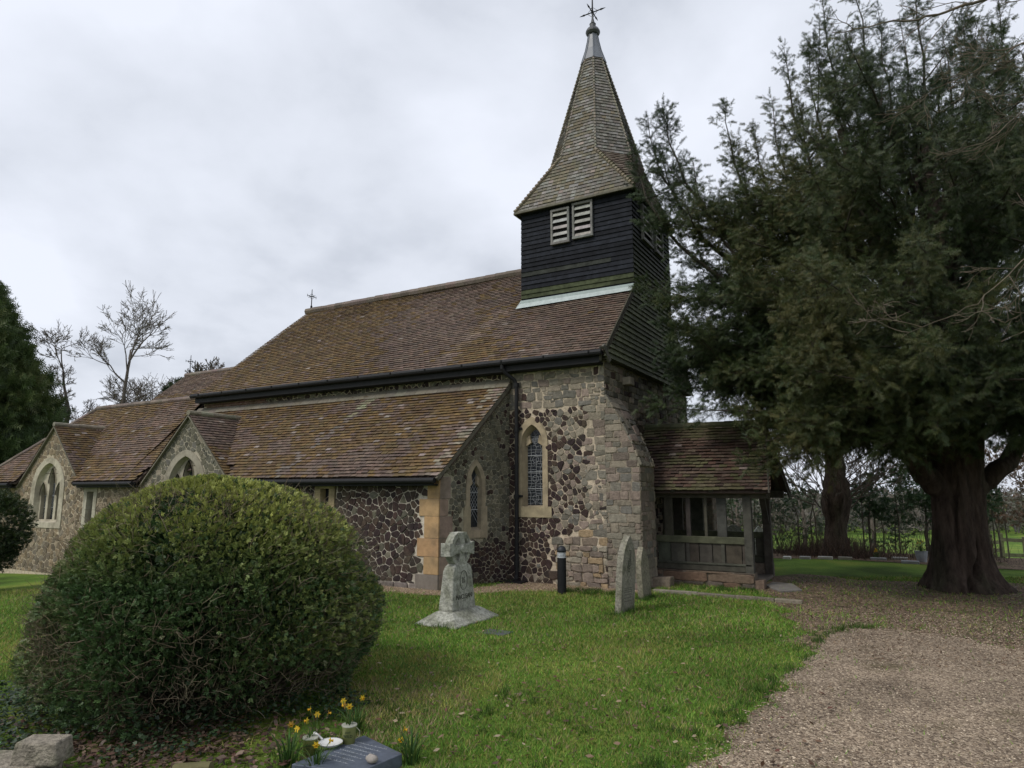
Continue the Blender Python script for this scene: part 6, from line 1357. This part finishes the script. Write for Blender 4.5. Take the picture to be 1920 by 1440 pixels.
# the big conifer on the left
def make_cypress():
    root = empty('cypress_tree', (-40.7, 14.7, -.6), label='tall dense dark green conifer at the left edge behind the church', cat='conifer tree'); bo = []
    for _ in range(250):
        t = random.random()**.9; z = .3+t*11.6; R = max(.3, 5.6*(1-(max(0, z+2.6-6.2)/9.3)**1.3))*random.uniform(.78, 1.02); a = random.uniform(0, 2*PI); 
        s = np.array([.15*R*math.cos(a), .15*R*math.sin(a), z*.93]); e = np.array([R*math.cos(a), R*math.sin(a), z+random.uniform(.6, 1.7)]); m = np.array([R*.8*math.cos(a), R*.8*math.sin(a), z-.1]); bo.append((bez(s, m, e, 8), .05))
    for k in range(9): a = k*.7; bo.append((bez(np.array([0, 0, 9.]), np.array([1.5*math.cos(a), 1.5*math.sin(a), 10.6]), np.array([(1+k*.22)*math.cos(a), (1+k*.22)*math.sin(a), 12.9-k*.3+random.random()*.8]), 8), .04))
    (V, F, C), (A, B, R0, R1) = conifer_boughs(bo, 6.0, (.8, 1.7), 3.6, .50, [(.030, .050, .018), (.050, .078, .024), (.075, .10, .032), (.10, .115, .042)], [2, 3, 2, 1], 5.1, droop=.15, t0=.35, upf=.7)
    print('cypress', len(F)); bulk('crown', V, F, C, M_yew, root); Vw, Fw, Cw = segs_mesh(A, B, R0, R1, 4, [(.06, .05, .04)]*len(A)); bulk('branches', Vw, Fw, Cw, M_twig, root)
    mb = MB(); mb.tube([(0, 0, -.5), (0, 0, 8), (0, 0, 12)], [.55, .3, .06], 12, (.07, .055, .045)); mb.build('trunk', M_bark, root, smooth=True)
make_cypress()
# ---- deciduous tree standing just outside on the right, its twigs reaching over the yew
def overhead():
    root = empty('bare_tree', (9.2, 9.5, 0), label='bare deciduous branches reaching in from the upper right over the yew', cat='bare tree'); A, B, R0, R1 = [], [], [], []; rs = random.Random(8); off = np.array([9.2, 9.5, 0])
    def limb(pts, r0, r1, depth=2, den=.5, sub_=.55):
        P = [np.array(p, float)-off for p in pts]; Q = []
        for i in range(len(P)-1):
            for k in range(7): Q.append(P[i]+(P[i+1]-P[i])*k/7+rng.normal(0, .012, 3))
        Q.append(P[-1]); n = len(Q)
        for i in range(n-1):
            A.append(Q[i]); B.append(Q[i+1]); R0.append(r0+(r1-r0)*i/n); R1.append(r0+(r1-r0)*(i+1)/n)
            if i > n*.3 and rs.random() < den:
                d = Q[i+1]-Q[i]; d /= np.linalg.norm(d); e = d+np.array([rs.gauss(0, .6), rs.gauss(0, .6), rs.gauss(0, .6)]); e /= np.linalg.norm(e); bare_tree(None, Q[i], e, sub_*rs.uniform(.5, 1.1), .007, depth-1, A, B, R0, R1, rs, minr=.0035, gr=.02, curv=.16)
    limb([(9, 9.5, 6), (5, 10.2, 9.2), (2.4, 10.3, 8.9), (1.46, 10.06, 8.34), (.67, 9.6, 8.05), (-.32, 9.03, 7.86)], .045, .005, 2, .28, .5)
    limb([(8.8, 9.5, 5), (5, 10.4, 7.6), (3.2, 10.5, 7.9), (1.9, 10.3, 7.75), (1.0, 9.9, 7.2)], .035, .004, 3, .75, .6)
    limb([(8.8, 9.5, 5), (5, 10.6, 6.8), (3.0, 10.5, 7.2), (2.1, 10.3, 7.1), (1.3, 9.9, 6.3)], .032, .004, 3, .7, .55)
    limb([(8.6, 9.5, 4), (5, 10.4, 5.6), (2.6, 10.4, 5.5), (1.6, 10.1, 4.8), (1.0, 9.8, 4.2), (.15, 9.8, 3.85)], .016, .003, 3, .45, .55)
    V, F, C = segs_mesh(A, B, R0, R1, 5, [jc((.11, .09, .066), .2) for _ in A]); bulk('branches', V, F, C, M_twig, root)
    mb = MB(); mb.tube([(0, 0, -.2), (-.1, 0, 2.5), (-.5, 0, 6), (-.9, 0, 10)], [.4, .32, .22, .1], 14, (.12, .10, .08)); mb.build('trunk', M_bark, root, smooth=True)
overhead()

# ---- beyond the yew: old pollard with ivy, hedge, holly, thorn, brown hedge, far wood
def pollard():
    r = empty('pollard_tree', (-1.85, 23.15, gz(-1.85, 23.15)), label='old burred pollard trunk with sprouting shoots, beyond the porch', cat='tree'); mb = MB(); nA = 40; lv = list(np.linspace(-.3, 6.5, 40)); vs = []
    for z in lv:
        R = .29+.14*math.exp(-((z-1.75)**2)/.16)+.12*math.exp(-max(z, 0)/.3)-.04*ss(2.5, 3, z)
        for k in range(nA): a = 2*PI*k/nA; q = R*(1+.30*nz(math.cos(a)*1.8, math.sin(a)*1.8, z*1.9)+.22*nz(math.cos(a)*4, math.sin(a)*4, z*4)); vs.append((q*math.cos(a)+.04*z, q*math.sin(a), z))
    mb.add(vs, [(i*nA+k, i*nA+(k+1) % nA, (i+1)*nA+(k+1) % nA, (i+1)*nA+k) for i in range(39) for k in range(nA)], (.07, .052, .042)); mb.build('trunk', M_bark, r, smooth=True)
    A, B, R0, R1 = [], [], [], []; rs = random.Random(4)
    for _ in range(80): a = rs.uniform(0, 2*PI); z = rs.choice([rs.uniform(1.4, 2.4), rs.uniform(2.5, 5)]); e = np.array([math.cos(a)*.8, math.sin(a)*.8, rs.uniform(.1, .9)]); e /= np.linalg.norm(e); bare_tree(None, np.array([.5*math.cos(a), .5*math.sin(a), z]), e, rs.uniform(.7, 1.3), .02, 2, A, B, R0, R1, rs, minr=.006)
    V, F, C = segs_mesh(A, B, R0, R1, 4, [jc((.10, .08, .065), .2) for _ in A]); bulk('shoots', V, F, C, M_twig, r)
    n = 2500; a = rng.uniform(0, 2*PI, n); z = rng.uniform(3.4, 6.4, n); R = rng.uniform(.5, 1.1, n); P = np.stack([R*np.cos(a), R*np.sin(a), z], 1); tv, tf = leaf_twig(); V, F, C = scatter(tv, tf, P, frames(rng.normal(size=(n, 3))), np.full(n, .14), colmix(P, IVP, [1, 1, 1], 2)); bulk('ivy_leaves', V, F, C, M_leaf, r)
pollard()
def brush(name, c, n, spread, h, pal, label=None, lean=.35, r=.006):
    A, B, R0, R1 = [], [], [], []; rs = random.Random(n)
    for _ in range(n):
        x = rs.gauss(0, spread[0]); y = rs.gauss(0, spread[1]); p = np.array([c[0]+x, c[1]+y, gz(c[0], c[1])]); hh = rs.uniform(*h)*math.exp(-(x/spread[0])**2*.25); d = np.array([rs.gauss(0, lean), rs.gauss(0, lean), 1.]); d /= np.linalg.norm(d)
        for k in range(4): q = p+d*hh/4; A.append(p); B.append(q); R0.append(r*(1-.2*k)); R1.append(r*(.8-.2*k)); p = q; d = d+rng.normal(0, .14, 3); d /= np.linalg.norm(d)
    V, F, C = segs_mesh(A, B, R0, R1, 4, [jc(random.choice(pal), .25) for _ in A]); return bulk(name, V, F, C, M_twig, kind='stuff')
brush('undergrowth', (-1.9, 22.6), 1700, (.9, .35), (.25, .8), [(.09, .06, .045), (.12, .08, .055), (.07, .05, .04)])
brush('undergrowth', (-3.4, 23.4), 300, (1.1, .4), (.8, 2.0), [(.07, .07, .045), (.10, .085, .06)])
brush('undergrowth', (.2, 23.6), 220, (1.2, .4), (.5, 1.5), [(.07, .06, .045), (.10, .085, .06)])
brush('undergrowth', (1.55, 23.4), 420, (.3, .4), (.4, 1.3), [(.10, .06, .045), (.08, .06, .045)])
brush('undergrowth', (-5.6, 23.2), 350, (1.2, .5), (.6, 1.8), [(.07, .07, .045), (.09, .075, .055)])
HOL = [(.022, .05, .022), (.036, .075, .03), (.065, .11, .05), (.045, .085, .03)]
def hst(k, hh, sp):
    def f(r):
        for i in range(k):
            mb = MB(); x = random.uniform(-sp, sp); y = random.uniform(-.3, .3); mb.tube([(x, y, -.3), (x+random.uniform(-.1, .1), y, hh*.5), (x+random.uniform(-.3, .3), y, hh)], [.028, .022, .012], 6, (.09, .08, .06)); mb.build('stem', M_twig, r)
    return f
leafy('holly_bush', (-.05, 24.6, gz(-.05, 24.6)), [(-.3, 0, 2.0, 1.0, .6, .65), (.7, 0, 2.35, .8, .6, .75), (.3, .1, 1.4, 1.3, .5, .4), (-.9, .1, 1.7, .5, .4, .5), (1.2, 0, 1.6, .5, .5, .6)], 2700, .15, HOL, [2, 3, 2, 1], 'dark glossy holly bush left of the yew trunk', 'bush', hst(8, 2.2, 1.2), seed=21)
leafy('hedge', (-4.6, 24.4, gz(-4.6, 24.4)), [(0, 0, 1.7, 1.9, .5, .75), (1.2, 0, 1.9, 1.0, .5, .6), (-1.6, 0, 1.7, 1.2, .5, .8), (.2, 0, .7, 2.2, .2, .4)], 2300, .13, HOL, [2, 3, 2, 1], 'ragged evergreen hedge seen between the porch and the pollard', 'hedge', hst(9, 2.2, 2.2), seed=22)
leafy('hedge', (.6, 25.2, gz(.6, 25.2)), [(0, 0, .7, 1.8, .4, .6), (-1.8, 0, .8, 1.5, .4, .6)], 900, .12, HOL, [2, 3, 2, 1], 'thin low hedge below the holly, field showing through it', 'hedge', hst(7, 1.5, 2.2), seed=23)
BEE = [(.10, .06, .035), (.14, .085, .05), (.08, .05, .03), (.05, .055, .03)]
leafy('beech_hedge', (4.1, 27.5, gz(4.1, 27.5)), [(-1.1, 0, 2.6, 1.2, .8, 1.3), (.8, 0, 3.0, 1.6, .8, 1.3), (3, 0, 3.2, 1.6, .8, 1.5), (5, 0, 3, 1.6, .8, 1.5)], 6500, .14, BEE, [3, 3, 2, 1], 'brown-leaved beech growing right of the yew trunk above the fence', 'hedge', hst(10, 3, 3), seed=24)
leafy('holly_bush', (1.85, 25.0, gz(1.85, 25.0)), [(0, 0, 1.9, .7, .6, .8), (-.5, 0, 1.0, .4, .4, .7)], 1600, .13, HOL, [2, 3, 2, 1], 'small dark evergreen hard against the right side of the yew trunk', 'bush', hst(4, 2, .5), seed=25)
for i, (x, y, L, sd, z) in enumerate([(-3.6, 30, 1.2, 61, 0), (-1.2, 31, 1.1, 62, 0), (1.6, 33, 1.0, 63, 0), (-6, 29, 1.3, 64, 0), (5, 36, 1.2, 65, 0), (-8.5, 30, 1.5, 66, 0), (9, 36, 1.4, 67, 0)]):
    add_bare('thorn_tree', (x, y, gz(x, y)), L, .09, 4, ['twiggy thorn behind the hedge, left of the pollard', 'twiggy thorn seen between the pollard and the holly', 'low thorn showing over the holly', 'thorn tree beyond the porch roof', 'thorn tree over the field gate', 'thorn tree hidden behind the porch', 'thorn tree at the right edge beyond the fence'][i], sd, col=(.13, .11, .095), minr=.010, trunk=[(0, 0, 0), (.1, 0, 1.0), (0, .1, 1.9)])
def far_wood():
    A, B, R0, R1 = [], [], [], []; rs = random.Random(77)
    for _ in range(280):
        D = rs.uniform(88, 118); lat = rs.uniform(-1.0, 1.0)*D; x, y = at(D, lat); L = rs.uniform(1.3, 2.2)*(1 if lat > 0 else 1.5)*(.75 if lat > 60 else 1); bare_tree(None, np.array([x, y, gz(x, y)-.3]), np.array([0, 0, 1.]), L, .16, 3, A, B, R0, R1, rs, minr=.03)
    V, F, C = segs_mesh(A, B, R0, R1, 3, [jc((.17, .155, .15), .15) for _ in A]); bulk('far_wood', V, F, C, M_twig, kind='stuff'); print('far wood', len(F))
    n = 26000; D = rng.uniform(84, 135, n); lat = rng.uniform(-1, 1, n)*D; P = D[:, None]*FH[None]+lat[:, None]*RT[None]; z = np.array([gz(a, b) for a, b in P])+rng.random(n)**1.1*5.3; P = np.column_stack([P, z]); tv, tf = leaf_twig(); V, F, C = scatter(tv, tf, P, frames(rng.normal(size=(n, 3))), np.full(n, 1.0), colmix(P, [(.10, .10, .075), (.13, .115, .095), (.08, .085, .06)], [1, 1, 1], 3, .1)); bulk('far_undergrowth', V, F, C, M_leaf, kind='stuff')  # leaf colours lightened, distant haze put into the palette
far_wood()

# ================================================================ SKY AND LIGHT
w = bpy.data.worlds.new('World'); scene.world = w; w.use_nodes = True; nt = w.node_tree; N = nt.nodes; L = nt.links
for n_ in list(N): N.remove(n_)
SUN_EL, SUN_AZ = math.radians(48), math.radians(205)          # azimuth clockwise from north (+Y)
sky = N.new('ShaderNodeTexSky'); sky.sky_type = 'NISHITA'; sky.sun_disc = False; sky.sun_elevation = SUN_EL; sky.sun_rotation = SUN_AZ; sky.air_density = 1.0; sky.dust_density = 3
bg1 = N.new('ShaderNodeBackground'); bg1.inputs['Strength'].default_value = .10; L.new(sky.outputs[0], bg1.inputs['Color'])
tc = N.new('ShaderNodeTexCoord'); sep = N.new('ShaderNodeSeparateXYZ'); L.new(tc.outputs['Generated'], sep.inputs[0])
zz = N.new('ShaderNodeMath'); zz.operation = 'MAXIMUM'; zz.inputs[1].default_value = 0; L.new(sep.outputs['Z'], zz.inputs[0]); za = N.new('ShaderNodeMath'); za.operation = 'ADD'; za.inputs[1].default_value = .42; L.new(zz.outputs[0], za.inputs[0])
dv = N.new('ShaderNodeVectorMath'); dv.operation = 'DIVIDE'; cb = N.new('ShaderNodeCombineXYZ'); [L.new(za.outputs[0], cb.inputs[i]) for i in range(3)]; L.new(tc.outputs['Generated'], dv.inputs[0]); L.new(cb.outputs[0], dv.inputs[1])
mp = N.new('ShaderNodeMapping'); mp.inputs['Rotation'].default_value = (0, 0, .5); mp.inputs['Scale'].default_value = (1.0, .95, 1); mp.inputs['Location'].default_value = (2.3, .4, 0); L.new(dv.outputs[0], mp.inputs['Vector'])
n1 = N.new('ShaderNodeTexNoise'); n1.inputs['Scale'].default_value = 2.3; n1.inputs['Detail'].default_value = 8; n1.inputs['Roughness'].default_value = .5; n1.inputs['Distortion'].default_value = .15; L.new(mp.outputs[0], n1.inputs['Vector'])
rp = N.new('ShaderNodeValToRGB'); e = rp.color_ramp.elements; e[0].position = .32; e[0].color = (.42, .45, .51, 1); e[1].position = .62; e[1].color = (.68, .71, .785, 1); k = e.new(.46); k.color = (.575, .605, .67, 1); L.new(n1.outputs['Fac'], rp.inputs['Fac'])
bg2 = N.new('ShaderNodeBackground'); bg2.inputs['Strength'].default_value = 1.0; L.new(rp.outputs['Color'], bg2.inputs['Color'])
mx = N.new('ShaderNodeMixShader'); mx.inputs[0].default_value = .94; L.new(bg1.outputs[0], mx.inputs[1]); L.new(bg2.outputs[0], mx.inputs[2]); wo = N.new('ShaderNodeOutputWorld'); L.new(mx.outputs[0], wo.inputs['Surface'])
sl = bpy.data.lights.new('sun', 'SUN'); sl.energy = 1.5; sl.angle = math.radians(16); sl.color = (1, .96, .90); so = bpy.data.objects.new('sun', sl); COL.objects.link(so)
dirv = Vector((math.sin(SUN_AZ)*math.cos(SUN_EL), math.cos(SUN_AZ)*math.cos(SUN_EL), math.sin(SUN_EL))); so.rotation_euler = dirv.to_track_quat('Z', 'Y').to_euler()
vs_ = scene.view_settings; vs_.view_transform = 'Standard'; vs_.look = 'None'; vs_.exposure = .42; vs_.gamma = 1; vs_.use_curve_mapping = False
scene.cycles.max_bounces = 6; scene.cycles.diffuse_bounces = 3; scene.cycles.glossy_bounces = 2; scene.cycles.transparent_max_bounces = 4; scene.cycles.use_denoising = True
